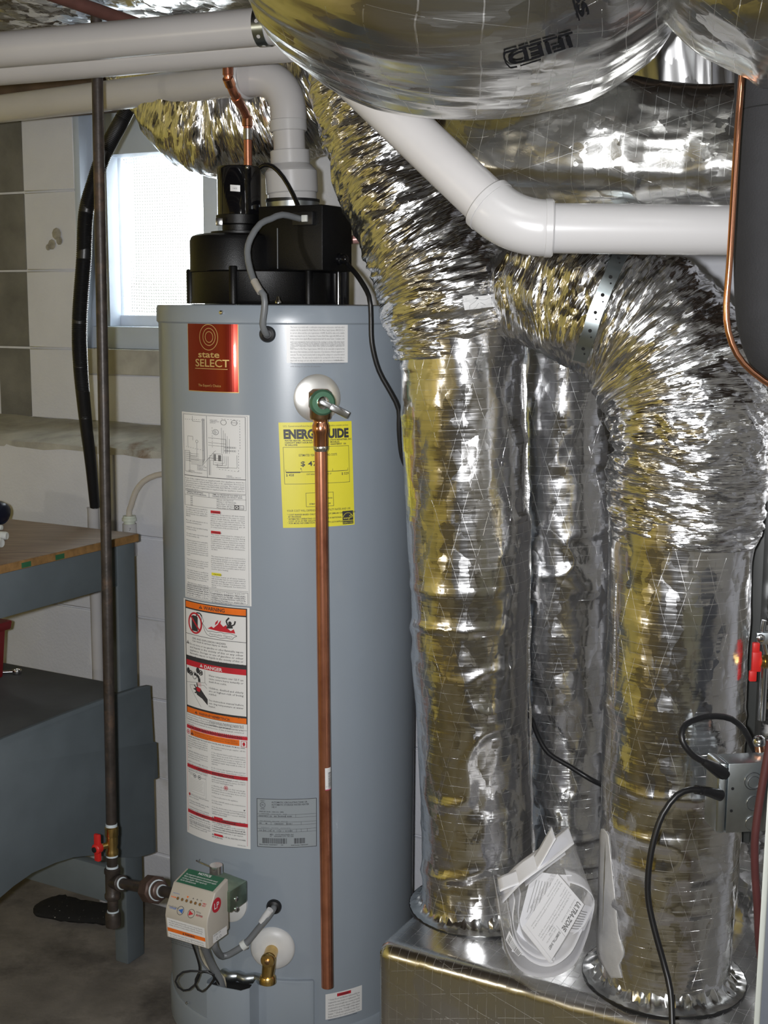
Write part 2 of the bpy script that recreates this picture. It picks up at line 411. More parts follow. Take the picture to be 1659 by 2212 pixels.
wbox('wall_header', (S0, C2 - 0.02, 2.0), (sr, C2 + 0.3, 2.40), 'joist', kind='structure')
wbox('trim_2', (S0, C2 - 0.12, 1.965), (s_at(214, 190, C2 - .12), C2 - 0.02, 2.04), 'joist', kind='structure')
wbox('trim_3', (so, C2 - 0.012, zs_ - 0.032), (sr, C2 + 0.22, z_at(250, 754, C2)), 'ledge', kind='structure', bevel=0.004)
# the basement window: painted timber surround, sash, patterned pane
C3 = C2 + 0.07
win = thing('window_1', 'small basement window', 'window', W(so, C3, zs_)); del win['label'], win['category']; win['kind'] = 'structure'
gl, gr = s_at(252, 500, C3 + .012), s_at(439, 500, C3 + .012); gz0, gz1 = z_at(300, 681, C3 + .012), z_at(345, 331, C3 - .03)
f0, f1 = s_at(233, 500, C3 - .03), s_at(470, 500, C3 - .03); fz0 = z_at(300, 706, C3 - .045)
ztop = 2.0
wbox('jamb', (so, C2 - 0.004, zs_ - .004), (so + 0.02, C3 + 0.1, ztop), 'frame', win, bevel=.002)
wbox('side_board', (so + 0.02, C3 - 0.03, fz0), (f0, C3 + 0.1, ztop), 'frame', win, bevel=.002)
wbox('head_board', (f0, C3 - 0.03, gz1 + 0.004), (f1, C3 + 0.1, ztop), 'frame', win, bevel=.002)
wbox('sill_board', (so + 0.02, C3 - 0.045, z_at(250, 754, C2)), (f1 + .03, C3 + 0.1, fz0), 'frame', win, bevel=.003)
wbox('side_board', (f1, C3 - 0.03, fz0), (sr, C3 + 0.1, ztop), 'frame', win, bevel=.002)
M['frame2'] = plain('sash_paint', (0.60, 0.66, 0.74), 0.4, var=0.03)
wbox('sash', (f0, C3 + 0.012, fz0), (gl, C3 + 0.06, gz1 + .004), 'frame2', win, bevel=.002)
wbox('sash', (gr, C3 + 0.012, fz0), (f1, C3 + 0.06, gz1 + .004), 'frame2', win, bevel=.002)
wbox('sash', (gl, C3 + 0.012, fz0), (gr, C3 + 0.06, gz0), 'frame2', win, bevel=.002)
def pane():
    m = MB(); nx, nz = 36, 52; t0, t1 = gl - .004, gr + .004; z0, z1 = gz0 - .004, gz1 + .004
    dx, dz = (t1 - t0) / nx, (z1 - z0) / nz
    for i in range(nx):
        for j in range(nz):
            x, z = t0 + i * dx, z0 + j * dz
            m.add([W(x, C3 + .03, z), W(x + dx, C3 + .03, z), W(x + dx, C3 + .03, z + dz), W(x, C3 + .03, z + dz), W(x + dx / 2, C3 + .0265, z + dz / 2)],
                  [(0, 1, 4), (1, 2, 4), (2, 3, 4), (3, 0, 4)])
    n = len(m.v)
    m.add([W(t0, C3 + .035, z0), W(t1, C3 + .035, z0), W(t1, C3 + .035, z1), W(t0, C3 + .035, z1)], [(0, 1, 2, 3)])
    m.build('pane', M['glass'], win, ang=5)
pane()
well = wbox('window_well', (gl - 0.95, C3 + 0.12, gz0 - 0.35), (gl - 0.30, C3 + 1.2, gz1 + 0.05), plain('well_wall', (0.11, 0.11, 0.10), 0.9), kind='structure')
wbox('soil', (gl - 0.30, C3 + 0.32, gz0 - 0.35), (gr + 1.5, C3 + 1.2, gz0 - 0.12), plain('soil', (0.05, 0.045, 0.035), 0.95), well)
# the ground and hedge far outside are over-exposed: only sky comes through the pane
wbox('concrete_pad', (-1.10, 1.50, 0), (-0.35, 2.38, 0.055), 'pad', bevel=0.006)
bpy.data.objects['concrete_pad']['kind'] = 'structure'

# ------------------------------------------------------------------ foil ducts: numpy noise and swept skins
def hsh(i, j, k, sd):
    v = np.sin(i * 127.1 + j * 311.7 + k * 74.7 + sd * 53.3) * 43758.5453
    return v - np.floor(v)
def vn(x, y, z=0.0, sd=0.0):
    z = np.zeros_like(x) + z
    i, j, k = np.floor(x), np.floor(y), np.floor(z); a, b, c = x - i, y - j, z - k
    a, b, c = (t * t * (3 - 2 * t) for t in (a, b, c)); r = 0
    for di in (0, 1):
        for dj in (0, 1):
            for dk in (0, 1):
                r = r + hsh(i + di, j + dj, k + dk, sd) * (a if di else 1 - a) * (b if dj else 1 - b) * (c if dk else 1 - c)
    return r * 2 - 1
def fb(x, y, sd=0.0, o=3):
    r, a = 0, 1.0
    for q in range(o): r = r + a * vn(x * 2 ** q + q * 7.3, y * 2 ** q + q * 3.1, 0.5, sd + q); a *= 0.5
    return r
def rg(x, y, sd=0.0): return 1 - 2 * np.abs(vn(x, y, 0.5, sd))
def sweep(name, path, mat, disp, nseg=150, dl=0.005, parent=None, ref=(0, 1, 0), sq=2.0, cap=True, group=None):
    """path: (point, radius across, radius along ref); disp(u metres round, v metres along) in metres."""
    P = [Vector(p[0]) for p in path]; pts = spline(P, dl)
    # radii follow the same parameter
    cum = [0]
    for a, b in zip(P, P[1:]): cum.append(cum[-1] + max(2, int((b - a).length / dl)))
    rb = np.interp(range(len(pts)), cum, [p[1] for p in path]); ra = np.interp(range(len(pts)), cum, [p[2] if len(p) > 2 else p[1] for p in path])
    A = np.array([list(p) for p in pts]); T = np.gradient(A, axis=0)
    for _ in range(6):
        T[1:-1] = (T[:-2] + T[1:-1] * 2 + T[2:]) / 4
    T /= np.linalg.norm(T, axis=1)[:, None]
    rf = np.array(ref, float)[None, :]; U = rf - T * (T @ rf[0])[:, None]; U /= np.linalg.norm(U, axis=1)[:, None]; V = np.cross(T, U)
    th = np.linspace(0, 2 * np.pi, nseg + 1)
    ds = np.concatenate([[0], np.cumsum(np.linalg.norm(np.diff(A, axis=0), axis=1))])
    rm = float(np.mean(rb)); uu = np.tile(th * rm, (len(pts), 1)); vv = np.tile(ds[:, None], (1, nseg + 1))
    ct, st = np.cos(th), np.sin(th)
    k = (np.abs(ct) ** sq + np.abs(st) ** sq) ** (-1.0 / sq)
    d = disp(uu, vv); d[:, -1] = d[:, 0]
    bl = np.clip((th / (2 * np.pi)) * 12, 0, 1) * np.clip((1 - th / (2 * np.pi)) * 12, 0, 1); d = d * bl[None, :]
    X = A[:, None, :] + U[:, None, :] * ((ra[:, None] * k + d) * ct)[:, :, None] + V[:, None, :] * ((rb[:, None] * k + d) * st)[:, :, None]
    n, mth = X.shape[0], nseg + 1
    vs = X.reshape(-1, 3)
    idx = np.arange(n * mth).reshape(n, mth)
    fc = np.stack([idx[:-1, :-1], idx[:-1, 1:], idx[1:, 1:], idx[1:, :-1]], -1).reshape(-1, 4)
    org = Vector((float(vs[:, 0].mean()), float(vs[:, 1].mean()), float(vs[:, 2].min()))) if parent is None else ORG[parent.name]
    me = bpy.data.meshes.new(name)
    vl = (vs - np.array(org)).tolist(); fl = fc.tolist(); uvv = np.stack([uu, vv], -1).reshape(-1, 2)
    if cap:
        for e in (0, n - 1):
            vl.append(list(Vector(pts[e]) - org)); ci = len(vl) - 1; uvv = np.vstack([uvv, uvv[idx[e, 0]]])
            r = idx[e].tolist()
            fl += [[r[j + 1], r[j], ci] if e == 0 else [r[j], r[j + 1], ci] for j in range(nseg)]
    me.from_pydata(vl, [], fl)
    li = np.zeros(len(me.loops), dtype=np.int32); me.loops.foreach_get('vertex_index', li)
    uvl = me.uv_layers.new(name='UVMap'); uvl.data.foreach_set('uv', uvv[li].astype(np.float32).ravel())
    me.polygons.foreach_set('use_smooth', [True] * len(me.polygons))
    return link(name, me, [mat], parent, org)
def bvh(o):
    off = ORG[o.name]
    return BVHTree.FromPolygons([v.co + off for v in o.data.vertices], [p.vertices[:] for p in o.data.polygons])
def onto(tree, px, py, lift=0.001):
    d = ray(px, py).normalized(); h = tree.ray_cast(EYE, d)
    if h[0] is None: return None
    n = h[1] if h[1].dot(d) < 0 else -h[1]
    return h[0] + n * lift
def d_riser(sd, a=1.0):
    def f(u, v):
        big = fb(u * 9, v * 5, sd) * 0.0045
        cr = np.maximum(0, rg(u * 5 + fb(u * 8, v * 8, sd + 4) * .6, v * 16 + sd, sd + 1) - 0.55) * 0.010 * np.clip(vn(u * 6, v * 4, 0, sd + 9) + .5, 0, 1)
        fine = fb(u * 40, v * 30, sd + 2) * 0.0008
        return a * (big + cr + fine)
    return f
def d_flex(sd, a=1.0, lo=7, hi=85):
    def f(u, v):
        w = v + fb(u * 9, v * 6, sd + 3) * 0.030
        return a * (rg(u * lo, w * hi, sd) * 0.0042 + rg(u * lo * 2.2, w * hi * 2.1, sd + 1) * 0.0024 + fb(u * 16, v * 14, sd + 2) * 0.008)
    return f
# ------------------------------------------------------------------ printing: flat marks laid on a sheet that follows its surface
TXT = {}
def text_mesh(s, bold, res):
    key = (s, bold, res)
    if key not in TXT:
        c = bpy.data.curves.new('t', 'FONT'); c.body = s; c.resolution_u = res; c.offset = bold; c.space_line = 1.0
        o = bpy.data.objects.new('t', c); C.objects.link(o)
        bpy.context.view_layer.update()
        me = bpy.data.meshes.new_from_object(o.evaluated_get(bpy.context.evaluated_depsgraph_get()))
        v = np.zeros(len(me.vertices) * 3); me.vertices.foreach_get('co', v)
        TXT[key] = (v.reshape(-1, 3)[:, :2].copy(), [p.vertices[:] for p in me.polygons])
        bpy.data.objects.remove(o); bpy.data.curves.remove(c); bpy.data.meshes.remove(me)
    return TXT[key]
class Sheet:
    """w x h in metres, origin at the lower left corner; y may be given from the top with s.t(y)."""
    def __init__(s, w, h, paper='paper', seg=None, thick=True):
        s.w, s.h = w, h; s.V = []; s.Fc = []; s.mt = []; s.mats = []
        if paper: s.rect(0, 0, w, h, paper, 0, seg)
    def mi(s, m):
        if m not in s.mats: s.mats.append(m)
        return s.mats.index(m)
    def add(s, vs, fs, mat, lay):
        k = len(s.V); s.V += [(x, y, lay) for x, y in vs]; s.Fc += [[k + i for i in f] for f in fs]; s.mt += [s.mi(mat)] * len(fs)
    def rect(s, x, y, w, h, mat, lay=1, seg=None, rows=1):
        n = max(1, int(abs(w) / 0.004)) if seg is None else seg
        vs = [(x + w * i / n, y + h * j / rows) for j in range(rows + 1) for i in range(n + 1)]
        s.add(vs, [(j * (n + 1) + i, j * (n + 1) + i + 1, (j + 1) * (n + 1) + i + 1, (j + 1) * (n + 1) + i) for j in range(rows) for i in range(n)], mat, lay)
    def frame(s, x, y, w, h, t, mat, lay=1):
        s.rect(x, y, w, t, mat, lay); s.rect(x, y + h - t, w, t, mat, lay); s.rect(x, y + t, t, h - 2 * t, mat, lay, 1); s.rect(x + w - t, y + t, t, h - 2 * t, mat, lay, 1)
    def poly(s, pts, mat, lay=1, d=.004):
        for t in tessellate_polygon([[Vector((x, y, 0)) for x, y in pts]]):
            T3 = [pts[i] for i in t]; x0, x1 = min(p[0] for p in T3), max(p[0] for p in T3)
            for b in range(int(math.floor(x0 / d)), int(math.floor(x1 / d)) + 1):
                q = T3                                  # cut into narrow upright strips, so a wide shape follows the curve
                for sg, lim in ((1, b * d), (-1, (b + 1) * d)):
                    o = []
                    for i in range(len(q)):
                        p0, p1 = q[i], q[(i + 1) % len(q)]; a, c = sg * (p0[0] - lim), sg * (p1[0] - lim)
                        if a >= 0: o.append(p0)
                        if a * c < 0: w_ = a / (a - c); o.append((p0[0] + (p1[0] - p0[0]) * w_, p0[1] + (p1[1] - p0[1]) * w_))
                    q = o
                    if len(q) < 3: break
                if len(q) >= 3: s.add(q, [tuple(range(len(q)))], mat, lay)
    def line(s, p, q, t, mat, lay=1, dash=0):
        p, q = Vector(p), Vector(q); L = (q - p).length
        if dash:
            k = int(L / dash)
            for i in range(0, k, 2): s.line(p + (q - p) * i / k, p + (q - p) * (i + 1) / k, t, mat, lay)
            return
        d = (q - p) / L; n = Vector((-d.y, d.x)) * t / 2; m = max(1, int(L / .006)); vs = []
        for i in range(m + 1):
            c = p + d * L * i / m; vs += [tuple(c - n), tuple(c + n)]
        s.add(vs, [(2 * i, 2 * i + 2, 2 * i + 3, 2 * i + 1) for i in range(m)], mat, lay)
    def path(s, pts, t, mat, lay=1):
        for a, b in zip(pts, pts[1:]): s.line(a, b, t, mat, lay)
    def ring(s, x, y, rx, ry, t, mat, lay=1, n=40):
        vs = []
        for i in range(n):
            a = 2 * math.pi * i / n; vs += [(x + rx * math.cos(a), y + ry * math.sin(a)), (x + (rx - t) * math.cos(a), y + (ry - t) * math.sin(a))]
        s.add(vs, [(2 * i, (2 * i + 2) % (2 * n), (2 * i + 3) % (2 * n), 2 * i + 1) for i in range(n)], mat, lay)
    def disc(s, x, y, rx, ry, mat, lay=1, n=28): s.poly([(x + rx * math.cos(2 * math.pi * i / n), y + ry * math.sin(2 * math.pi * i / n)) for i in range(n)], mat, lay)
    def text(s, t, x, y, size, mat='ink', lay=2, al='l', bold=0.0, fit=None, res=2, slant=0.0):
        """first baseline at y; FIT stretches the block to that width"""
        v, fs = text_mesh(t, bold, res)
        if not len(v): return
        x0, x1 = v[:, 0].min(), v[:, 0].max(); sx = size if fit is None else fit / (x1 - x0)
        ox = {'l': -x0, 'c': -(x0 + x1) / 2, 'r': -x1}[al]
        s.add([(x + (a + ox + b * slant) * sx, y + b * size) for a, b in v], fs, mat, lay)
    def para(s, t, x, top, width, size, n, mat='ink', bold=0.0, lead=1.0, lay=2):
        """wrap to about n letters, every line stretched to the column"""
        L, cur = [], ''
        for wd in t.split():
            if len(cur) + len(wd) + 1 > n and cur: L.append(cur); cur = wd
            else: cur = (cur + ' ' + wd).strip()
        y = top - size * 0.75
        for i, q in enumerate(L + ([cur] if cur else [])):
            last = i == len(L)
            s.text(q, x, y, size, mat, lay, 'l', bold, width * (min(1, len(q) / n) if last else 1), 1); y -= size * 1.12 * lead
        return y
    def build(s, name, fn, parent, lift=0.00022):
        vs = [fn(x, y, 0.0003 + lay * lift) for x, y, lay in s.V]
        me = bpy.data.meshes.new(name); org = ORG[parent.name] if parent else vs[0]
        me.from_pydata([v - org for v in vs], [], s.Fc); me.polygons.foreach_set('material_index', s.mt)
        me.polygons.foreach_set('use_smooth', [False] * len(me.polygons))
        return link(name, me, [M[m] for m in s.mats], parent, org)

# ------------------------------------------------------------------ water heater
TX, TY, TR = -0.186, 2.54, 0.250
ZT = 1.492; ZB = 0.075
AX = Vector((TX, TY, 0))
def chit(px, py, R=TR):                               # pixel -> (angle from the camera-facing side, height) on the tank
    d = ray(px, py); ox, oy = EYE.x - TX, EYE.y - TY
    a = d.x ** 2 + d.y ** 2; b = 2 * (ox * d.x + oy * d.y); c = ox * ox + oy * oy - R * R
    disc = max(0, b * b - 4 * a * c); t = (-b - math.sqrt(disc)) / (2 * a); p = EYE + d * t
    return math.atan2(p.x - TX, -(p.y - TY)), p.z
def cyl(th, z, r=TR): return Vector((TX + r * math.sin(th), TY - r * math.cos(th), z))
def tn(th): return Vector((math.sin(th), -math.cos(th), 0))
H = thing('water_heater', 'tall grey cylindrical gas water heater with a red plate and stickers', 'water heater', (TX, TY, 0.055))
MB().lathe([(TR, .09), (TR, ZT - .032)], AX, n=160, cap0=False, cap1=False).build('jacket', M['tank'], H)
MB().lathe([(TR + .0005, ZT - .034), (TR + .0035, ZT - .031), (TR + .0035, ZT - .006), (TR + .001, ZT - .001), (TR - .006, ZT + .001), (TR - .03, ZT), (.02, ZT + .004)], AX, n=160, cap0=False).build('top_lid', M['tank'], H)
MB().lathe([(TR + .004, .055), (TR + .004, .112), (TR + .001, .118), (TR - .004, .118)], AX, n=160, cap0=True, cap1=False).build('base_ring', M['tank'], H)
def screw(name, px, py, r=.004, par=H, R=TR, mat='steel'):
    th, z = chit(px, py, R + .003); p = cyl(th, z, R + .001)
    m = MB().lathe([(r, 0), (r, .0015), (r * .8, .003), (r * .3, .0036)], p, tn(th), 16); m.box((-r * .7, -.0005, .0033), (r * .7, .0005, .0040), Matrix.Translation(p) @ Matrix.Rotation(th, 4, 'Z') @ Matrix.Rotation(R_(90), 4, 'X'))
    return m.build(name, M[mat], par)
screw('lid_screw', 477, 675, .0042, H, TR + .003); screw('base_screw', 403, 2167, .003, H, TR + .004); screw('clip_screw', 533, 2047, .0045)
def tank_sheet(corners, fn, R=TR, tilt=0.0):
    """corners: pixel (left, top), (right, top), (left, bottom), (right, bottom)"""
    (a, za), (b, zb), (c, zc), (d, zd) = [chit(x, y, R) for x, y in corners]
    t0, t1 = (a + c) / 2, (b + d) / 2; z1, z0 = (za + zb) / 2, (zc + zd) / 2; w_, h_ = R * (t1 - t0), z1 - z0
    sl = ((zb - za) + (zd - zc)) / 2 / w_ if tilt is None else tilt
    sh = ((a - c) + (b - d)) / 2 * R / h_ if tilt is None else 0
    f = lambda x, y, l: cyl(t0 + (x + sh * (y - h_ / 2)) / R, z0 + y + sl * (x - w_ / 2), R + l)
    return w_, h_, f
# red metal plate
w_, h_, f = tank_sheet([(406, 694), (515, 694), (407, 846), (516, 847)], None)
s = Sheet(w_, h_, 'gold'); s.rect(.0012, .0012, w_ - .0024, h_ - .0024, 'plate', 1)
cx = w_ * .46; cy = h_ * .775
for rx, dx, dy in ((.185, 0, 0), (.125, .01, .006), (.080, .012, .004)):
    s.ring(cx + dx * w_, cy + dy * h_, rx * w_, rx * h_, .0011, 'gold', 2)
s.text('state', cx - .005 * w_, h_ * .49, h_ * .125, 'gold', 2, 'c', .015, w_ * .42, 3)
s.text('SELECT', cx + .05 * w_, h_ * .36, h_ * .15, 'gold', 2, 'c', .012, w_ * .66, 3); s.rect(cx - .29 * w_, h_ * .325, w_ * .64, .0011, 'gold', 2)
s.text("The Expert's Choice", cx, h_ * .075, h_ * .05, 'gold', 2, 'c', 0, w_ * .45)
s.build('name_plate', f, H)['label'] = 'red metal plate with gold lettering'
# relief valve notice
w_, h_, f = tank_sheet([(619, 694), (751, 693), (619, 784), (751, 783)], None)
s = Sheet(w_, h_); s.text('RELIEF VALVE OPENING', w_ * .5, h_ * .92, h_ * .062, 'ink', 2, 'c', .01, w_ * .44)
para1 = 'This heater is provided with a combination temperature and pressure relief valve which complies with the standard for Relief Valves for Hot Water Supply Systems, ANSI Z21.22, in its current edition and the code requirements of ASME. Should the valve not be suitable while respecting the use of a Temperature Pressure Relief Valve, apply with ANSI and code. It may result in more liquid effluent being furnished with the water heater. Compliance with such local requirements must be attached to the opening or coil pipe of the water heater with a Temperature and Pressure Relief Valve installed in the designated opening in the heater.'
y = s.para(para1, w_ * .06, h_ * .88, w_ * .88, h_ * .062, 92, 'ink2')
y = s.para('Temperature and Pressure protective equipment required by local codes, but not less than a combination Temperature Pressure Relief Valve certified as meeting the requirements for Relief Valves for Hot Water Supply Systems, ANSI Z21.22, by a nationally recognized testing laboratory that maintains periodic inspection of production of listed equipment or materials. The valve must be marked with its rating and the setting not to exceed the marked working pressure. The valve must be installed in the opening before the hot water pipe, so that it will discharge and exit only where it is safe, and unobstructed to the floor drain. This valve shall not be removed or lower the heating. Temperature Relief Valve to function at this discharge line end of the safe temperature.', w_ * .06, h_ * .50, w_ * .88, h_ * .062, 92, 'ink2')
s.text('196923-000', w_ * .9, h_ * .04, h_ * .045, 'ink2', 2, 'r'); s.build('relief_valve_label', f, H)
# wiring and instructions
w_, h_, f = tank_sheet([(396, 889), (541, 897), (398.5, 1289), (541.5, 1309)], None)
k = w_ / 100; hu = 287.0; hr_, h_ = h_, hu * k; fw = f; f = lambda x, y, l: fw(x, y * hr_ / (hu * w_ / 100), l)
s = Sheet(w_, h_); T = lambda y: h_ - y * k         # 100 units wide, y from the top
s.frame(3 * k, T(96), 92 * k, 93 * k, .5 * k, 'ink'); s.line((43 * k, T(3)), (43 * k, T(96)), .5 * k, 'ink')
for a in range(5):
    s.path([(36 * k + a * .9 * k, T(8)), (36 * k + a * .9 * k, T(78 - a * 2)), (16 * k, T(78 - a * 2))], .35 * k, 'ink')
    s.path([(30 * k, T(62 + a * 3)), (13 * k, T(62 + a * 3))], .35 * k, 'ink'); s.text('CONTROL', 6 * k, T(62 + a * 3), 2.2 * k, 'ink')
    s.path([(64 * k + a * 2.6 * k, T(58)), (64 * k + a * 2.6 * k, T(20 + a * 4))], .35 * k, 'ink')
    s.path([(62 * k + a * 2.6 * k, T(62)), (62 * k + a * 2.6 * k, T(66 + a * 3.4)), ((52 + a) * k, T(66 + a * 3.4))], .35 * k, 'ink')
s.frame(5 * k, T(90), 9 * k, 32 * k, .4 * k, 'ink'); s.line((6 * k, T(11)), (40 * k, T(10)), .4 * k, 'ink', 1, 2 * k); s.line((7 * k, T(52)), (40 * k, T(56)), .4 * k, 'ink', 1, 2 * k)
s.path([(11 * k, T(52)), (11 * k, T(36)), (20 * k, T(36)), (20 * k, T(42))], .4 * k, 'ink'); s.ring(27 * k, T(43), 2.2 * k, 2.2 * k, .4 * k, 'ink')
s.path([(27 * k, T(45)), (27 * k, T(66)), (15 * k, T(66))], .35 * k, 'ink'); s.path([(20 * k, T(5)), (20 * k, T(13)), (34 * k, T(13))], .4 * k, 'ink')
s.ring(67 * k, T(12), 4 * k, 4 * k, .5 * k, 'ink'); s.ring(81 * k, T(12), 4 * k, 4 * k, .5 * k, 'ink'); s.text('MOTOR', 81 * k, T(12.6), 2 * k, 'ink', 2, 'c', 0); s.ring(56 * k, T(27), 4.2 * k, 4.2 * k, .5 * k, 'ink'); s.text('AIR\nPRES.\nSW.', 56 * k, T(26), 2 * k, 'ink', 2, 'c')
for y in (36, 43, 47): s.path([(45 * k, T(y)), (60 * k, T(y + .5)), (70 * k, T(y + 1)), (70 * k, T(58))], .4 * k, 'ink')
s.line((51 * k, T(20)), (51 * k, T(52)), .4 * k, 'ink', 1, 2 * k); s.line((88 * k, T(8)), (88 * k, T(52)), .4 * k, 'ink', 1, 2 * k); s.line((64 * k, T(7)), (88 * k, T(8)), .4 * k, 'ink', 1, 2 * k)
s.line((60 * k, T(82)), (86 * k, T(84)), .4 * k, 'ink', 1, 2 * k); s.line((86 * k, T(52)), (86 * k, T(84)), .4 * k, 'ink', 1, 2 * k)
for a in range(7): s.frame((67.5 + a * 2.2) * k, T(50), 2 * k, 2.2 * k, .3 * k, 'ink'); s.frame((67.5 + a * 2.2) * k, T(55), 2 * k, 2.2 * k, .3 * k, 'ink')
s.rect(59 * k, T(70), 4 * k, 9 * k, 'ink2'); s.rect(53 * k, T(70), 3 * k, 10 * k, 'ink2'); s.frame(52 * k, T(76), 13 * k, 17 * k, .4 * k, 'ink'); s.path([(58 * k, T(74)), (58 * k, T(79)), (84 * k, T(79)), (84 * k, T(60))], .4 * k, 'ink')
s.path([(46 * k, T(63)), (52 * k, T(63))], .4 * k, 'ink'); s.path([(46 * k, T(92)), (46 * k, T(66)), (52 * k, T(66))], .7 * k, 'ink'); s.path([(48 * k, T(92)), (48 * k, T(69)), (52 * k, T(69))], .4 * k, 'ink')
s.path([(36 * k, T(78)), (54 * k, T(56)), (56 * k, T(55))], .4 * k, 'ink'); s.text('INNER DOOR\nSWITCH COVER\nINTERNAL\nCOMPARTMENT', 27 * k, T(80), 2.1 * k, 'ink'); s.text('WIRING\nCONTROL CIRCUIT', 70 * k, T(92), 2.1 * k, 'ink'); s.text('HIGH LIMIT\nTHERMOSTAT\nSWITCH', 48 * k, T(10), 2.1 * k, 'ink'); s.text('ELECTRICAL\nCONNECTION DIAGRAM', 11 * k, T(89), 2.1 * k, 'ink')
y = s.para('If any of the original wire as supplied with this appliance must be replaced, it must be replaced with type wire or its equivalent. Disconnect all electrical power to this water heater before servicing. This heater must be grounded to the requirements of the NATIONAL ELECTRICAL CODE, LATEST EDITION. Any of the original wire as supplied with the appliance must be replaced with 105 C.', 5 * k, T(99), 88 * k, 2.9 * k, 76, 'ink')
s.frame(3 * k, T(118), 92 * k, 22 * k, .4 * k, 'ink'); s.frame(3 * k, T(142), 92 * k, 23 * k, .4 * k, 'ink'); s.line((3 * k, T(126)), (95 * k, T(126)), .4 * k, 'ink'); s.line((45 * k, T(119)), (45 * k, T(126)), .4 * k, 'ink')
s.text('TEMPERATURE SETTING\nSEE INSTRUCTION MANUAL', 24 * k, T(121.6), 2.7 * k, 'ink', 2, 'c', .01); s.text('TIME TO PRODUCE 2nd AND 3rd\nDEGREE BURNS ON ADULT SKIN', 70 * k, T(121.6), 2.7 * k, 'ink', 2, 'c', .01)
s.text('160\n150\n140\n130\n120', 14 * k, T(129), 3.1 * k, 'ink'); s.text('About 1/2 Second\nAbout 1 1/2 Seconds\nLess than 3 seconds\nMore than 30 Seconds\nMore than 5 Minutes', 56 * k, T(129), 3.1 * k, 'ink')
s.rect(80 * k, T(141), 12 * k, 6.4 * k, 'ink'); s.rect(86 * k, T(140.4), 5.6 * k, 5.2 * k, 'paper', 2); s.ring(83 * k, T(137.8), 2.2 * k, 2.2 * k, 1.1 * k, 'paper', 2); s.text('GAS\nPRODUCT\nCERTIFIED', 88.8 * k, T(137), 1.4 * k, 'ink', 3, 'c')
y = 144
for t_ in ('This appliance must be installed in accordance with local codes or, in the absence of local codes, the National Fuel Gas Code, ANSI Z223.1 NFPA 54.', 'For air information in a manufactured (mobile) home.', 'Suitable for water (potable) heating and space heating.', 'The water heater must not be used for space heating only.', 'Minimum clearances from combustible or non combustible construction: 0 inches from sides, 0 inches rear, 4 inches front, and 12 inches from ceiling. A minimum of 24 inches is required in front for access and service, provided for inspection and repair.', 'Toxic chemicals such as those used for boiler treatment shall not be introduced into a potable water heater used for space heating.', 'This water heater is certified to the following standards: energy consumption standard applicable, a listed system per the National Appliance Energy Conservation Act.', 'When this heater supplies water to laundry equipment the system requires a heat trap, refer to installation instructions. When required on the relief valve used to protect space heating.'):
    y = (h_ - s.para(t_, 5 * k, T(y), 37 * k, 2.9 * k, 36, 'ink')) / k + 1.6
y = 149
for tg, t_ in (('lred', 'California Proposition 65 lists many substances known to the state to cause cancer, birth defects, death, serious illness or other reproductive harm. This product may contain such substances, be their origin from fuel combustion, gas, oil or components of the product itself.'), ('lred', 'This water heater must be strapped or anchored to avoid falling or moving during an earthquake. See instructions for correct installation procedures. Instructions may be obtained from your local dealer, wholesaler, public utilities or California office of the State Architect, 400 P Street, Sacramento, CA 95814.'), (None, 'This water heater shall not be connected to any heating system or component(s) previously used with a non-potable water heating appliance. Toxic chemicals, such as those used for boiler treatment, shall not be introduced into a potable water heater used for space heating.'), ('lyellow', 'This water heater, as all water heaters, will eventually leak. Do not install without adequate drainage provisions where water flow will cause damage. Condensation may appear to be a leaking unit. See instruction manual.'), (None, 'High Altitude Installation. This water heater has been design certified for installation at elevations from sea level up to 7700 feet. For elevations above refer to the National Fuel Gas Code.')):
    if tg: s.rect(47 * k, T(y + .5), 14 * k, 4.2 * k, tg); s.text('CAUTION' if tg == 'lyellow' else 'WARNING', 56 * k, T(y - .4), 2.6 * k, 'ink', 2, 'c', .02)
    y = (h_ - s.para((' ' if not tg else '') + t_, 47 * k, T(y + (0 if not tg else .8)), 46 * k, 2.9 * k, 44, 'ink')) / k + (5.2)
s.line((4 * k, T(hu - 22)), (96 * k, T(hu - 22)), .4 * k, 'ink'); s.frame(4 * k, T(hu - 2), 92 * k, 18 * k, .4 * k, 'ink'); s.frame(2 * k, T(hu - .5), 95.5 * k, (hu - 2) * k, .35 * k, 'ink2')
s.para('Manufactured under one or more of these U.S. Patents: 4,294,199; 4,628,184; 4,669,448; 4,739,787; 4,824,830; 4,808,356; 4,829,938; 4,920,313; 5,007,371; 5,020,512; 5,137,053; 5,199,385; 5,317,670; 5,341,770; 5,346,130; 5,351,712; 5,574,822. Canadian Patents: 1,272,914; 1,280,045; 1,289,832; 2,045,862. Other Patents Pending.', 6 * k, T(hu - 19), 86 * k, 2.9 * k, 74, 'ink')
s.text('196757-000', 90 * k, T(hu - 3), 2.4 * k, 'ink', 2, 'r'); s.build('wiring_label', f, H)['label'] = 'white sheet with wiring diagram'
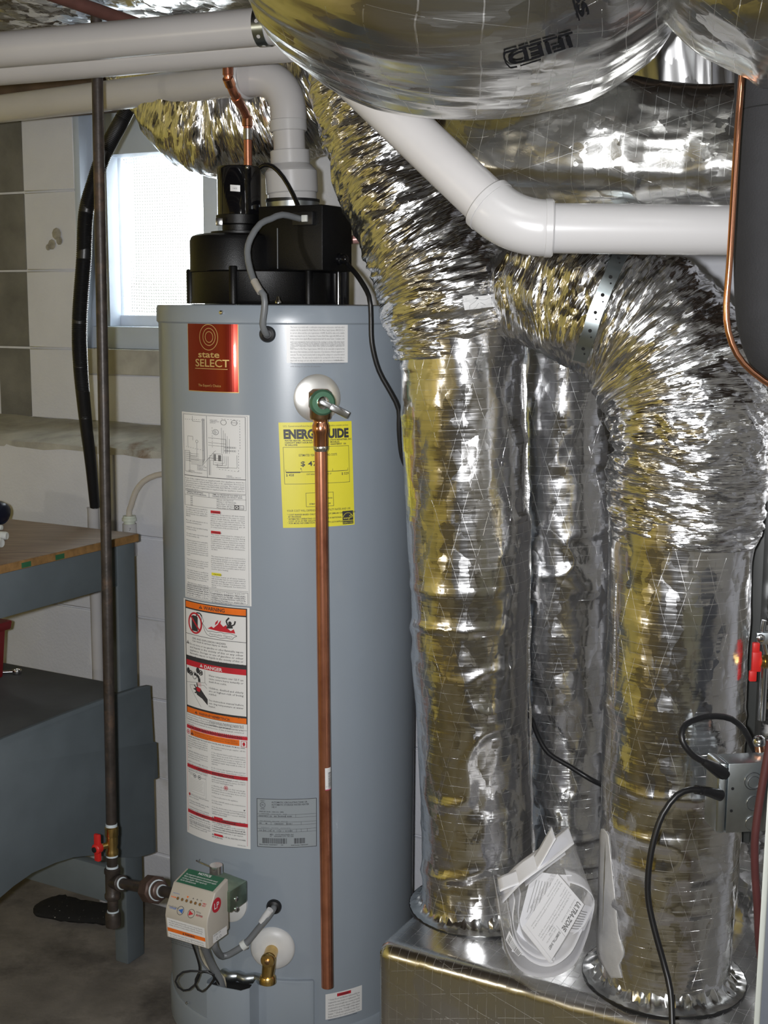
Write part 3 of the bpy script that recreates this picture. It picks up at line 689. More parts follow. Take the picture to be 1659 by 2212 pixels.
# warnings sheet
w_, h_, f0_ = tank_sheet([(397.5, 1293), (540, 1313), (405, 1795), (546, 1838)], None, tilt=0)
hr2 = h_; th0, zt0 = chit(397.5, 1293); th1, zb1 = chit(546, 1838); dth = (chit(405, 1795)[0] - th0)
def f(x, y, l): return cyl(th0 + dth * (1 - y / hr2) + x / TR * 0.985, chit(541, 1313)[1] - hr2 + y, TR + .0003 + l)
k = w_ / 100; hu = 360.0; hr2, h_ = h_, hu * k; fw2 = f; f = lambda x, y, l: fw2(x, y * hr2 / (hu * k), l)
s = Sheet(w_, h_); T = lambda y: h_ - y * k
def tri(x, y, r, mat, lay=2, m2='lorange'):
    s.poly([(x * k, T(y - r)), ((x - r) * k, T(y + r * .8)), ((x + r) * k, T(y + r * .8))], mat, lay); s.text('!', x * k, T(y + r * .6), r * 1.5 * k, m2, lay + 1, 'c', .04)
s.rect(3 * k, T(181), 94 * k, 179.5 * k, 'ink'); s.rect(4.5 * k, T(12), 91 * k, 9 * k, 'lorange', 2); tri(32, 7.6, 2.8, 'ink', 3); s.text('WARNING', 37 * k, T(10), 7.4 * k, 'ink', 3, 'l', .02, 31 * k, 3)
s.rect(4.5 * k, T(84), 91 * k, 70 * k, 'paper', 2); s.line((4.5 * k, T(51)), (95.5 * k, T(51)), .7 * k, 'ink', 3)
s.poly([(16 * k, T(45)), (27 * k, T(45)), (27 * k, T(24)), (25 * k, T(22)), (18 * k, T(22)), (16 * k, T(24))], 'ink', 3); s.path([(25 * k, T(22)), (25 * k, T(17)), (31 * k, T(17)), (34 * k, T(21))], 2 * k, 'ink', 3)
s.ring(22 * k, T(33), 12.5 * k, 16 * k, 2.6 * k, 'lred', 4); s.line((14 * k, T(23)), (31 * k, T(44)), 2.6 * k, 'lred', 4)
s.path([(34 * k, T(21)), (37 * k, T(27)), (35 * k, T(31)), (39 * k, T(36)), (43 * k, T(41)), (50 * k, T(40)), (56 * k, T(41)), (62 * k, T(39.5)), (68 * k, T(41)), (74 * k, T(39.6)), (80 * k, T(41)), (84 * k, T(42.5)), (80 * k, T(45)), (78 * k, T(48)), (70 * k, T(47)), (62 * k, T(48.5)), (54 * k, T(47)), (47 * k, T(48)), (42 * k, T(46)), (39 * k, T(42)), (36 * k, T(35)), (33 * k, T(27)), (34 * k, T(21))], .6 * k, 'ink', 3)
s.text('Flammable Vapors', 62 * k, T(45.6), 4.4 * k, 'ink2', 3, 'c', 0, 32 * k)
s.poly([(43 * k, T(37)), (49 * k, T(33)), (52 * k, T(35)), (58 * k, T(29)), (61 * k, T(24)), (63 * k, T(22)), (62 * k, T(27)), (66 * k, T(31)), (70 * k, T(28)), (72 * k, T(33)), (76 * k, T(36)), (80 * k, T(33)), (82 * k, T(39)), (60 * k, T(38.5))], 'lred', 3)
s.poly([(54 * k, T(31)), (55 * k, T(26)), (59 * k, T(22)), (58 * k, T(27))], 'lred', 3)
s.disc(75 * k, T(25), 2.3 * k, 3 * k, 'ink', 4); s.poly([(70 * k, T(33)), (72 * k, T(27)), (78 * k, T(27)), (79 * k, T(32))], 'ink', 4); s.path([(72 * k, T(28)), (70 * k, T(22)), (74 * k, T(17))], 2.2 * k, 'ink', 4); s.path([(78 * k, T(28)), (81 * k, T(26)), (82 * k, T(21))], 2 * k, 'ink', 4)
s.text('FIRE AND EXPLOSION HAZARD\nCan result in serious injury or death', 44 * k, T(57.5), 3.7 * k, 'ink', 3, 'c', .008); tri(8, 64, 2.8, 'ink', 3, 'paper')
s.para('Do not store or use gasoline or other flammable vapors and liquids in the vicinity of this or any other appliance. Storage or use of gasoline or other flammable vapors or liquids in the vicinity of this or any other appliance can result in serious injury or death.', 12 * k, T(64), 80 * k, 3.9 * k, 54, 'ink', .008, 1.05, 3)
s.rect(4.5 * k, T(99), 91 * k, 8.5 * k, 'lred', 2); tri(32, 94.5, 2.6, 'paper', 3, 'lred'); s.text('DANGER', 37 * k, T(97.6), 7 * k, 'paper', 3, 'l', .025, 27 * k, 3)
s.rect(4.5 * k, T(160), 91 * k, 61 * k, 'paper', 2)
for x, y in ((8, 107), (26, 103)):
    s.disc(x * k, T(y), 3 * k, 4.6 * k, 'ink', 3); s.ring((x + 5) * k, T(y + 2.5), 3.4 * k, 4 * k, 1.4 * k, 'ink', 3); s.line(((x + 2) * k, T(y)), ((x + 8) * k, T(y + 5)), 1.6 * k, 'ink', 3); s.line(((x + 8) * k, T(y)), ((x + 2) * k, T(y + 5)), 1.6 * k, 'ink', 3)
s.ring(20 * k, T(112), 4 * k, 5.5 * k, .8 * k, 'ink', 3); s.path([(19 * k, T(110)), (24 * k, T(110)), (28 * k, T(114)), (28.5 * k, T(120))], 4 * k, 'ink', 3)
s.line((5 * k, T(125)), (38 * k, T(119)), .5 * k, 'ink2', 3); s.line((38 * k, T(100)), (38 * k, T(119)), .5 * k, 'ink2', 3); s.line((38 * k, T(119)), (41 * k, T(122)), .5 * k, 'ink2', 3); s.path([(41 * k, T(127)), (36 * k, T(123)), (11 * k, T(128)), (12 * k, T(132)), (31 * k, T(157))], .5 * k, 'ink2', 3)
for a in range(4): s.line(((26 + a * 1.6) * k, T(121)), ((26 + a * 1.7) * k, T(126 + a % 2)), .5 * k, 'lred', 3)
s.poly([(20 * k, T(131)), (25 * k, T(127)), (31 * k, T(130)), (36 * k, T(136)), (42 * k, T(143)), (42 * k, T(152)), (33 * k, T(144)), (24 * k, T(140))], 'ink', 3)
for a, (x, y) in enumerate(((24, 121), (19, 125), (18, 131), (20, 137))): s.line(((26) * k, T(132 + a)), (x * k, T(y + 1)), 1.8 * k, 'ink', 3)
s.poly([(23 * k, T(128)), (31 * k, T(129)), (29 * k, T(135)), (24 * k, T(134))], 'lred', 4)
y = 105
for t_ in ('Water temperature over 125 F can cause severe burns instantly or death from scalds.', 'Children, disabled and elderly are at highest risk of being scalded.', 'See instruction manual before set- ting temperature at water heater.', 'Feel water before bathing or showering.', 'Temperature limiting valves are available, see manual.'):
    y = (h_ - s.para(t_, 44 * k, T(y), 48 * k, 4.0 * k, 33, 'ink', .006, 1.0, 3)) / k + 2.0
s.rect(4.5 * k, T(171), 91 * k, 8.2 * k, 'lorange', 2); tri(22, 167.2, 2.4, 'ink', 3); s.text('WARNING / ADVERTENCIA', 27 * k, T(169.5), 5.6 * k, 'ink', 3, 'l', .012, 47 * k, 2)
s.rect(3.6 * k, T(190.5), 93 * k, 19 * k, 'paper', 2); s.para('Read and follow safety warnings and instructions in instruction manual. If manual is missing, contact manufacturer or retailer for a copy before you install or service this appliance. Lea y siga las advertencias y las instrucciones en el manual de instrucciones. Si falta el manual, contacte al fabricante.', 6 * k, T(173), 86 * k, 3.0 * k, 78, 'ink', 0, 1.05, 3)
s.line((4 * k, T(181)), (96 * k, T(181)), .4 * k, 'ink', 3); s.rect(3 * k, T(191), .5 * k, 20 * k, 'ink', 3); s.rect(96.5 * k, T(191), .5 * k, 20 * k, 'ink', 3)
s.rect(3 * k, T(195.5), 94 * k, 6 * k, 'lred', 2); s.text('FOR YOUR SAFETY READ BEFORE LIGHTING', 50 * k, T(194.4), 5 * k, 'ink', 3, 'c', .02, 80 * k)
s.ring(6.5 * k, T(201), 3 * k, 3.4 * k, .8 * k, 'lred', 3); s.disc(6.5 * k, T(201), 1 * k, 1.8 * k, 'lred', 3); s.rect(10.5 * k, T(205), 76 * k, 9 * k, 'lorange', 3); tri(14, 201.2, 3, 'ink', 4)
s.para('WARNING: If you do not follow these instructions exactly, a fire or explosion may result causing property damage, personal injury or loss of life.', 19 * k, T(197.5), 65 * k, 2.5 * k, 62, 'ink', 0, 1.0, 4); s.frame(88.5 * k, T(206), 7.5 * k, 9 * k, .6 * k, 'lred', 3); s.disc(92.2 * k, T(201.6), 1.7 * k, 2.8 * k, 'lred', 3)
s.text('WATER HEATER MUST BE FILLED WITH WATER AND AIR PURGED FROM ALL LINES.', 50 * k, T(208.6), 2.7 * k, 'ink', 3, 'c', .012, 88 * k)
y = 210
for t_ in ('A. This appliance does not have a pilot. It is equipped with an ignition device which automatically lights the burner. Do not try to light the burner by hand.', 'B. BEFORE OPERATING smell all around the appliance area for gas. Be sure to smell next to the floor because some gas is heavier than air.', 'WHAT TO DO IF YOU SMELL GAS. Do not try to light any appliance. Do not touch any electric switch; do not use any phone in your building. Immediately call your gas supplier from a phone.'):
    y = (h_ - s.para(t_, 5 * k, T(y), 36 * k, 2.8 * k, 38, 'ink', 0, 1.05, 3)) / k + .6
y = 211
for t_ in ('If you cannot reach your gas supplier, call the fire department.', 'C. Use only your hand to push in the gas control button. Never use tools. If the control button will not push in, do not try to repair it, call a qualified service technician. Force or attempted repair may result in a fire or explosion.', 'D. Do not use this appliance if any part has been under water. Immediately contact a qualified installer or service agency to replace a flooded water heater. Do not attempt to repair the unit, it must be replaced.'):
    y = (h_ - s.para(t_, 47 * k, T(y), 47 * k, 2.9 * k, 48, 'ink', 0, 1.05, 3)) / k + .6
s.rect(3 * k, T(256), 94 * k, 5.4 * k, 'lred', 2); s.text('OPERATING INSTRUCTIONS', 50 * k, T(255), 4.4 * k, 'ink', 3, 'c', .02, 58 * k)
s.frame(8 * k, T(296), 30 * k, 38 * k, .25 * k, 'ink2', 3); s.frame(11 * k, T(292), 24 * k, 21 * k, .2 * k, 'ink2', 3)
for x, a in ((18, -1), (26.5, 1)):
    s.ring(x * k, T(266), 2.9 * k, 3.2 * k, .6 * k, 'ink', 3); s.poly([((x + a * 2) * k, T(266)), ((x - a * 1.2) * k, T(264.6)), ((x - a * 1.2) * k, T(267.4))], 'ink', 3)
s.text('COOLER', 9 * k, T(266), 1.8 * k, 'ink', 3); s.text('HOTTER', 30.5 * k, T(266.4), 1.8 * k, 'ink', 3)
for a in range(7): s.line((12 * k, T(273.5 + a * 2.4)), ((33 - a % 3) * k, T(273.5 + a * 2.4)), .25 * k, 'ink2', 3)
s.disc(7 * k, T(297.5), 1.5 * k, 2.4 * k, 'lred', 3)
y = 296.5
for t_ in ('1. STOP! Read the safety information above on this label.', '2. Turn the ON/OFF switch on the control box to the OFF position.', '3. Set thermostat to lowest setting by pressing the COOLER and HOTTER buttons together and holding for 1 second.', '4. Turn the control switch OFF to stop appliance.', 'Set the ON/OFF switch on the control to ON.'):
    y = (h_ - s.para(t_, 6 * k, T(y), 36 * k, 2.9 * k, 38, 'ink', 0, 1.05, 3)) / k + .5
y = 258
for t_ in ('5. This appliance is equipped with a device which automatically lights the burner. DO NOT TRY TO LIGHT THE BURNER BY HAND.', '6. Wait five (5) minutes to clear out any gas. If you smell gas, STOP! Follow B in the safety information above on this label. If you do not smell gas go to the next step.', '7. Turn on all power to the appliance.', '8. Set the ON/OFF switch on the control box to the ON position.', '9. Set the thermostat to the lowest setting by first pressing the COOLER and HOTTER buttons together and holding for 1 second. WATER TEMPERATURE ADJUSTMENT.', '          Hotter water increases the risk of scald injury. Consult the instruction manual before changing temperature.', '10. If the appliance will not operate follow the instructions TO TURN OFF GAS TO APPLIANCE and call your service technician or gas supplier.', '          TURN OFF ALL ELECTRIC POWER BEFORE SERVICING'):
    if t_[0] == ' ': s.rect(50 * k, T(y + 2.4), 13 * k, 3.4 * k, 'lred', 4); tri(48, y + .9, 1.4, 'ink', 4, 'paper')
    y = (h_ - s.para(t_ if t_[0] != ' ' else '-' * 14 + ' ' + t_.strip(), 47 * k, T(y), 47 * k, 2.95 * k, 48, 'ink', .012 if t_[0] == ' ' else 0, 1.05, 3)) / k + .5
s.ring(68 * k, T(271.5), 2.8 * k, 3.2 * k, .7 * k, 'lred', 4); s.disc(68 * k, T(271.5), 1 * k, 1.7 * k, 'lred', 4); s.poly([(91 * k, T(301)), (94 * k, T(301)), (92.5 * k, T(303))], 'ink', 3)
s.rect(3 * k, T(hu - 33), 94 * k, 5.4 * k, 'lred', 3); s.text('TO TURN OFF GAS TO APPLIANCE', 50 * k, T(hu - 34), 4.4 * k, 'ink', 4, 'c', .02, 62 * k)
s.para('1. Turn off all electric power to the appliance if service is to be performed. Set the thermostat to its lowest setting by pressing the COOLER and HOTTER buttons together and holding, and turn the control OFF.', 6 * k, T(hu - 31), 38 * k, 2.9 * k, 39, 'ink', 0, 1.05, 3)
s.para('2. Set the ON/OFF switch on the control box to the OFF position. 3. Turn off all electrical power to the appliance if service is to be performed.', 50 * k, T(hu - 30), 43 * k, 2.9 * k, 44, 'ink', 0, 1.05, 3); s.text('197745-001', 94 * k, T(hu - 3), 2.4 * k, 'ink', 2, 'r')
s.line((96.2 * k, T(196)), (96.2 * k, T(hu - 4)), .35 * k, 'lred', 3); s.line((3.2 * k, T(196)), (3.2 * k, T(hu - 4)), .35 * k, 'lred', 3)
s.build('warning_label', f, H, .00012)['label'] = 'white sheet with orange and red warning bands'
# yellow energy sheet
w_, h_, f = tank_sheet([(604, 913), (757, 909), (609, 1140), (768, 1133)], None, tilt=None)
s = Sheet(w_, h_, 'lyellow'); k = w_ / 100; T = lambda y: h_ - y * k
s.text('U.S. Government', 6 * k, T(6), 3.4 * k, 'ink', 1); s.text('Federal law prohibits removal of this label before consumer purchase.', 95 * k, T(6), 3.4 * k, 'ink', 1, 'r', 0, 65 * k)
s.text('ENERGYGUIDE', 6 * k, T(21), 16.2 * k, 'ink', 1, 'l', .055, 89 * k, 3)
s.text('WATER HEATER - PROPANE\nCAPACITY (FIRST HOUR RATING)\n90 GALLONS', 7 * k, T(25), 2.9 * k, 'ink', 1, 'l', .03); s.text('STATE INDUSTRIES, INC.\nMODEL(S)\nGS650YBPDT  150', 68 * k, T(25), 2.9 * k, 'ink', 1, 'l', .03)
s.frame(4.5 * k, T(82), 90 * k, 49.5 * k, .5 * k, 'ink'); s.text('ESTIMATED YEARLY OPERATING COSTS', 51 * k, T(45), 4.2 * k, 'ink', 1, 'c', .012, 52 * k)
s.text('$ 474', 27 * k, T(58), 9 * k, 'ink', 1, 'l', .015, 28 * k); s.line((7 * k, T(66)), (92 * k, T(66)), .7 * k, 'ink'); s.rect(7 * k, T(67), 19 * k, 1.6 * k, 'ink')
for x in (7, 28, 70, 92): s.line((x * k, T(66)), (x * k, T(62.5)), .4 * k, 'ink')
s.poly([(26 * k, T(61)), (28 * k, T(61)), (27 * k, T(63))], 'ink'); s.text('$ 458', 7 * k, T(71.5), 4.6 * k, 'ink', 1, 'l', .01); s.text('$ 529', 93 * k, T(71.5), 4.6 * k, 'ink', 1, 'r', .01); s.text('COST RANGE OF SIMILAR MODELS - LP', 51 * k, T(70), 2.6 * k, 'ink', 1, 'c', .02, 34 * k)
s.frame(32 * k, T(113), 38 * k, 19 * k, .5 * k, 'ink'); s.text('SECTION', 68 * k, T(103), 2.8 * k, 'ink', 1, 'r', .02); s.text('ESTIMATED YEARLY ENERGY USE', 51 * k, T(110), 2.6 * k, 'ink', 1, 'c', .03, 29 * k)
s.text('YOUR COST WILL DEPEND ON YOUR UTILITY RATES AND USE', 6 * k, T(119), 3.8 * k, 'ink', 1, 'l', .006, 88 * k)
s.text('* COST RANGE BASED ONLY ON MODELS OF SIMILAR CAPACITY FUELED\n  BY PROPANE\n* ESTIMATED OPERATING COST BASED ON A NATIONAL AVERAGE\n  COST OF $1.47 PER GALLON\n* FOR MORE INFORMATION VISIT WWW.FTC.GOV/APPLIANCES', 6 * k, T(124), 2.9 * k, 'ink', 1, 'l', .02)
s.rect(82 * k, T(139), 16 * k, 18 * k, 'ink'); s.rect(82 * k, T(134.6), 16 * k, .7 * k, 'lyellow', 2); s.text('ENERGY STAR', 90 * k, T(138), 2.6 * k, 'lyellow', 2, 'c', 0, 14.5 * k)
s.path([((90 + 7.4 * math.cos(a)) * k, T(131 - 7.4 * math.sin(a))) for a in [math.pi * i / 14 for i in range(1, 14)]], .5 * k, 'lyellow', 2); s.text('energy', 83.2 * k, T(132), 4.6 * k, 'lyellow', 2, 'l', 0, 10 * k, 2, .25)
s.path([((94.5 + (2.6 if i % 2 == 0 else 1.1) * math.sin(i * math.pi / 5)) * k, T(128.5 - (2.6 if i % 2 == 0 else 1.1) * math.cos(i * math.pi / 5))) for i in range(11)], .4 * k, 'lyellow', 2)
s.build('energy_label', f, H)['label'] = 'yellow energy cost sheet'
# grey rating plate
w_, h_, f = tank_sheet([(555, 1722), (684, 1725), (555.5, 1826), (684, 1830)], None)
M['ratep'] = plain('rating_plate', (0.285, 0.32, 0.345), 0.4, var=0.02)
s = Sheet(w_, h_, 'ratep'); k = w_ / 100; T = lambda y: h_ - y * k
s.frame(0, 0, w_, h_, .9 * k, 'ink'); s.ring(10 * k, T(11), 4.6 * k, 4.8 * k, .7 * k, 'ink'); s.text('UL', 10 * k, T(12), 4 * k, 'ink', 2, 'c', .02); s.text('SAFETY', 10 * k, T(4.8), 2.2 * k, 'ink', 2, 'c', .02); s.text('LISTED', 10 * k, T(18.6), 2.4 * k, 'ink', 2, 'c', .02)
s.text('AUTOMATIC CIRCULATING TANK OR\nAUTOMATIC STORAGE WATER HEATER\n142 V', 56 * k, T(7), 4.2 * k, 'ink', 2, 'c', .01, 62 * k); s.text('ANSI Z21.10.1b - CSA 4.1b - 2002', 4 * k, T(23.4), 2.9 * k, 'ink', 2, 'l', .02)
for y, cs in ((32, (36, 48, 65)), (45, (24, 50, 74)), (57.5, (11, 24, 38, 56, 66, 74, 84))):
    s.line((1 * k, T(y - 5)), (99 * k, T(y - 5)), .4 * k, 'ink'); s.line((1 * k, T(y)), (99 * k, T(y)), .4 * k, 'ink')
    for x in cs: s.line((x * k, T(y - 5)), (x * k, T(y)), .4 * k, 'ink')
s.text('MODEL NUMBER        GALLON   GAS TYPE         BTU/HR', 8 * k, T(26.6), 1.7 * k, 'ink'); s.text('GS650YBPDT 150    48.0  PROPANE  40,000', 3 * k, T(31), 3 * k, 'ink', 2, 'l', .02); s.text('VOLTS    PRESSURE MAX     SERIAL NUMBER    CAPACITY GPH', 5 * k, T(39.4), 1.7 * k, 'ink'); s.text('150        80              C08A022451    120-60-1', 4 * k, T(44), 3 * k, 'ink', 2, 'l', .02)
s.text('MANIFOLD IN W.C.      INPUT RATING        ELECTRICAL RATING', 7 * k, T(51), 1.7 * k, 'ink'); s.text('9.20  14.00  11.00   150    115  60   2   05/14/2008', 4 * k, T(56.4), 2.7 * k, 'ink', 2, 'l', .015)
s.text('MFD.   STATE INDUSTRIES, INC.\nAT    ASHLAND CITY, TN. USA', 42 * k, T(63), 2.9 * k, 'ink', 2, 'c', .015)
rng = random.Random(11)
for x0, x1 in ((9, 50), (62, 80)):
    x = x0
    while x < x1: b = rng.choice((.35, .35, .7, 1.0)); s.rect(x * k, T(78), b * k, 9.5 * k, 'ink', 1, 1); x += b + rng.choice((.35, .5, .7))
s.text('Model Number GS650YBPDT        150', 4 * k, T(81), 2.5 * k, 'ink', 2, 'l', .02); s.text('Serial Number C08A022451', 57 * k, T(81.4), 2.5 * k, 'ink', 2, 'l', .02)
s.build('rating_plate', f, H)
# danger notice low on the right
w_, h_, f = tank_sheet([(702, 2145), (781, 2131), (704, 2198), (782, 2186)], None, tilt=0)
s = Sheet(w_, h_); s.rect(w_ * .3, h_ * .83, w_ * .38, h_ * .12, 'lred'); s.text('DANGER', w_ * .49, h_ * .855, h_ * .1, 'ink', 2, 'c', .02, w_ * .26)
s.para('* Outer Door and Burner Subassembly are required for vent closure or replacement. They must be secured with two screws properly positioned to avoid the danger of the sealed combustion area. * Design of this water heater: * Check any restraint on the Door frame if inner door seal is not intact. * See maintenance section of instruction manual.', w_ * .07, h_ * .80, w_ * .86, h_ * .10, 46, 'ink'); s.build('danger_label', f, H)
# burner covers at the foot of the tank
def patch(pts_px, R0, R1, name, mat='tank', n=10, off=0.0):
    (a, z1), (b, z2) = chit(*pts_px[0], R1), chit(*pts_px[1], R1); m = MB(); rs = []
    for i in range(n + 1):
        t = a + (b - a) * i / n; rs.append([cyl(t, .06, R0), cyl(t, .06, R1), cyl(t, z1 + (z2 - z1) * i / n, R1), cyl(t, z1 + (z2 - z1) * i / n, R0)])
    m.rings(rs); return m.build(name, M[mat], H, .003)
patch([(556, 2113), (679, 2119)], TR - .002, TR + .008, 'outer_door')
def boxdoor():
    a = chit(444, 2126, TR + .045)[0]; b = chit(528, 2134, TR + .045)[0]; c = chit(568, 2112, TR + .01)[0]
    zt = chit(470, 2131, TR + .05)[1]; m = MB(); rs = []
    for t, r, z in ((a - .002, TR - .002, zt), (a, TR + .04, zt), (a + .02, TR + .05, zt), ((a + b) / 2, TR + .05, zt), (b - .02, TR + .05, zt), (b + .03, TR + .042, zt + .003), ((b + c) / 2, TR + .022, zt + .008), (c - .03, TR + .012, zt + .012), (c + .03, TR + .0075, zt + .014)):
        rs.append([cyl(t, .06, r - .002), cyl(t, .06, r), cyl(t, z, r), cyl(t, z, r - .002)])
    m.rings(rs); m.build('burner_door', M['tank'], H, 0.0006)
    m = MB(); rs = []
    for i in range(9):
        t = a + .015 + (c - a - .07) * i / 8; rs.append([cyl(t, zt - .03, TR + .002), cyl(t, zt - .03, TR + .040 - .028 * (i / 8) ** 2), cyl(t, zt - .012, TR + .040 - .028 * (i / 8) ** 2), cyl(t, zt - .012, TR + .002)])
    m.rings(rs); m.build('burner_slot', M['hole'], H)
    m = MB(); m.tube([cyl(a + .05 + (c - a - .05) * i / 5, zt + .002 + .004 * i / 5, TR + .006 + (.008 if i % 2 else 0)) for i in range(6)], .010, 10); m.build('slot_foil', M['galv'], H)
boxdoor()
# grommets and the grey cables
def grommet(px, py, r=.0145):
    th, z = chit(px, py); p = cyl(th, z); MB().lathe([(r, -.001), (r, .003), (r * .85, .007), (r * .55, .0085), (r * .5, .004), (.001, .004)], p, tn(th), 28).build('grommet', M['rub'], H); return p, tn(th)
g1, n1 = grommet(578, 722); g2, n2 = grommet(592, 1958)
# temperature and pressure valve with its discs
th, z = chit(685, 860); p = cyl(th, z); n_ = tn(th)
MB().lathe([(.0425, 0), (.0425, .0012), (.038, .0035), (.024, .006), (.001, .007)], p, n_, 48).build('relief_escutcheon', M['discm'], H)
V = thing('relief_valve', 'bronze relief valve with green disc and chrome lever on grey tank', 'valve', p)
pv = p + n_ * .052; pv = at(692, 868, pv.y)
m = MB().cyl(p + n_ * .002, pv, .015, 24); m.lathe([(.017, -.030), (.0185, -.027), (.0185, -.012), (.0205, -.008), (.0205, .016), (.013, .022)], pv, (0, 0, 1), 28); m.build('body', M['bronze'], V)
m = MB().lathe([(.020, -.004), (.0225, 0), (.0225, .008), (.019, .012), (.001, .0125)], pv + n_ * .010, n_, 36); m.build('disc', M['grn'], V)
MB().lathe([(.011, 0), (.011, .003), (.007, .006), (.001, .0065)], pv + n_ * .0225, n_, 24).build('spring_cap', M['steel'], V)
la = pv + n_ * .030; u_ = Vector((0, 0, 1)); sx = n_.cross(u_) * -1
ld = (sx * .88 - u_ * .47).normalized(); lw = n_.cross(ld)
def slab(a, b, wd, nd, wt, th_):
    return [a + wd * wt, a - wd * wt, b - wd * wt, b + wd * wt] + [q + nd * th_ for q in (a + wd * wt, a - wd * wt, b - wd * wt, b + wd * wt)]
m = MB(); m.hexa(slab(la - ld * .006, la + ld * .046, lw, n_, .0052, .003)); m.hexa(slab(la + ld * .012, la + ld * .047, lw, n_ * 1, .0062, .0055)); m.build('lever', M['steel'], V, .0012)
# drain valve
th, z = chit(589, 2048); p = cyl(th, z); n_ = tn(th)
MB().lathe([(.0425, -.002), (.0425, .001), (.039, .006), (.026, .011), (.001, .012)], p, n_, 48).build('drain_escutcheon', M['disc'], H)
D = thing('drain_valve', 'small brass drain valve on white disc near tank foot', 'valve', p)
q = p + n_ * .040
m = MB().cyl(p + n_ * .008, q, .0125, 20); m.tube([q + Vector((0, 0, .004)), q + Vector((0, 0, -.012)) + n_ * .004, q + Vector((-.002, 0, -.032)) + n_ * .006], lambda t: .0135 - .002 * t, 20); m.build('body', M['brass'], D)
MB().lathe([(.0135, 0), (.0135, .004), (.012, .007), (.006, .008)], q + n_ * .012 + Vector((0, 0, .004)), n_, 24).build('bonnet', M['brass'], D); MB().lathe([(.0048, 0), (.0048, .004), (.003, .005)], q + n_ * .019 + Vector((0, 0, .004)), n_, 8).build('stem', M['bronze'], D)
m = MB().lathe([(.0125, 0), (.0150, -.003), (.0155, -.014), (.0125, -.0145), (.0115, -.006), (.001, -.005)], q + Vector((-.002, 0, -.030)) + n_ * .006, (0, 0, 1), 28); m.build('hose_thread', M['brass'], D)
# gas control on the tank front
th, z = chit(491, 1945); p = cyl(th, z); nv = -N
MB().lathe([(.0425, -.004), (.0425, .001), (.040, .003), (.001, .004)], p, tn(th), 48).build('control_escutcheon', M['disc'], H)
G = thing('gas_control', 'beige gas control box with coloured buttons and warning sticker', 'gas valve', p)
bl = at(360, 2024, 2.20)                               # lower left front corner
Wd = 0.094; Hh = atz(360, 1908, 0).z; zt = at(371, 1907, bl.y + .012).z; zb = bl.z; Dp = .062
cm = Matrix.Translation((bl.x, bl.y, 0)) @ WM
def gb(x, y, z): return cm @ Vector((x, y, z))
zm = zb + (zt - zb) * .49
prof = [(0.0, zb), (-.004, zm - .004), (-.001, zm + .01), (.016, zt - .012), (.022, zt - .001), (Dp, zt + .010), (Dp, zb + .012), (.012, zb)]
MB().prism([gb(0, y, z) for y, z in prof], E * Wd).build('case', M['beige'], G, .0042, seg=3); case = bpy.data.objects['case']
m = MB().hexa([gb(.028, Dp - .004, zb + .045), gb(Wd + .006, Dp - .004, zb + .045), gb(Wd + .006, Dp + .05, zb + .045), gb(.028, Dp + .05, zb + .045), gb(.028, Dp - .004, zt - .005), gb(Wd + .006, Dp - .004, zt - .012), gb(Wd + .006, Dp + .05, zt - .012), gb(.028, Dp + .05, zt - .005)])
M['zinc'] = plain('yellow_zinc', (0.25, 0.33, 0.25), 0.35, 0.9, var=0.2, scale=40); vbody = m.build('valve_body', M['zinc'], G, .003)
for z_ in (.46, .66):
    MB().lathe([(.005, 0), (.005, .002), (.003, .004)], gb(Wd + .0055, Dp + .014, zb + (zt - zb) * z_), E, 14).build('valve_screw', M['steel'], vbody)
m = MB().cyl(gb(.052, Dp + .02, zt + .004), gb(.052, Dp + .02, zt + .019), .012, 20); m.tube([gb(.04, Dp + .02, zt + .012), gb(.0, Dp + .03, zt + .012), gb(-.01, Dp + .05, zt + .004)], .0015, 8); m.build('pressure_tap', M['steel'], G)
def face(p0, px_, py_): return lambda x, y, l: p0 + px_ * x + py_ * y + px_.cross(py_).normalized() * (l + .0006)
# upper face: lights and buttons
a, b = prof[2], prof[3]; up = (gb(0, *b) - gb(0, *a)); uh = up.length; up.normalize()
s = Sheet(Wd - .012, uh, None); k = s.w / 100; uy = uh / k
for i in range(6): s.disc((18 + i * 12) * k, (uy - 16) * k, 3.6 * k, 3.6 * k, 'ink2', 1); s.disc((18 + i * 12) * k, (uy - 16) * k, 2.9 * k, 2.9 * k, 'bronze', 2)
s.text('WARM', -1 * k, (uy - 17) * k, 4.4 * k, 'lorange', 1, 'l', .03); s.text('VERY\nHOT', 84 * k, (uy - 14) * k, 4.4 * k, 'lred', 1, 'l', .03); s.text('A    B    C', 55 * k, (uy - 9) * k, 4 * k, 'ink', 1, 'l', .02, 26 * k); s.poly([(39 * k, (uy - 6) * k), (45 * k, (uy - 6) * k), (42 * k, (uy - 11) * k)], 'lorange', 1); s.text('VACATION', 2 * k, (uy - 8) * k, 3.4 * k, 'lblue', 1)
for x, c_, a_ in ((34, 'lblue', -1), (63, 'lred', 1)):
    s.ring(x * k, (uy - 39) * k, 9 * k, 9.5 * k, 1 * k, 'ink', 1); s.poly([((x + a_ * 6) * k, (uy - 39) * k), ((x - a_ * 6) * k, (uy - 33.5) * k), ((x - a_ * 6) * k, (uy - 44.5) * k)], c_, 1)
s.text('COOLER', 4 * k, (uy - 40) * k, 5 * k, 'lblue', 1, 'l', .03, 18 * k); s.text('HOTTER', 76 * k, (uy - 41) * k, 5 * k, 'lred', 1, 'l', .03, 18 * k); s.text('Intelli-Vent', 0, 3 * k, 5.4 * k, 'ink2', 1, 'l', .01, 28 * k); s.text('White\n  Rodgers', 74 * k, 6 * k, 5 * k, 'ink2', 1, 'l', .01)
s.build('control_panel', face(gb(.006, *a) , E, up), case)
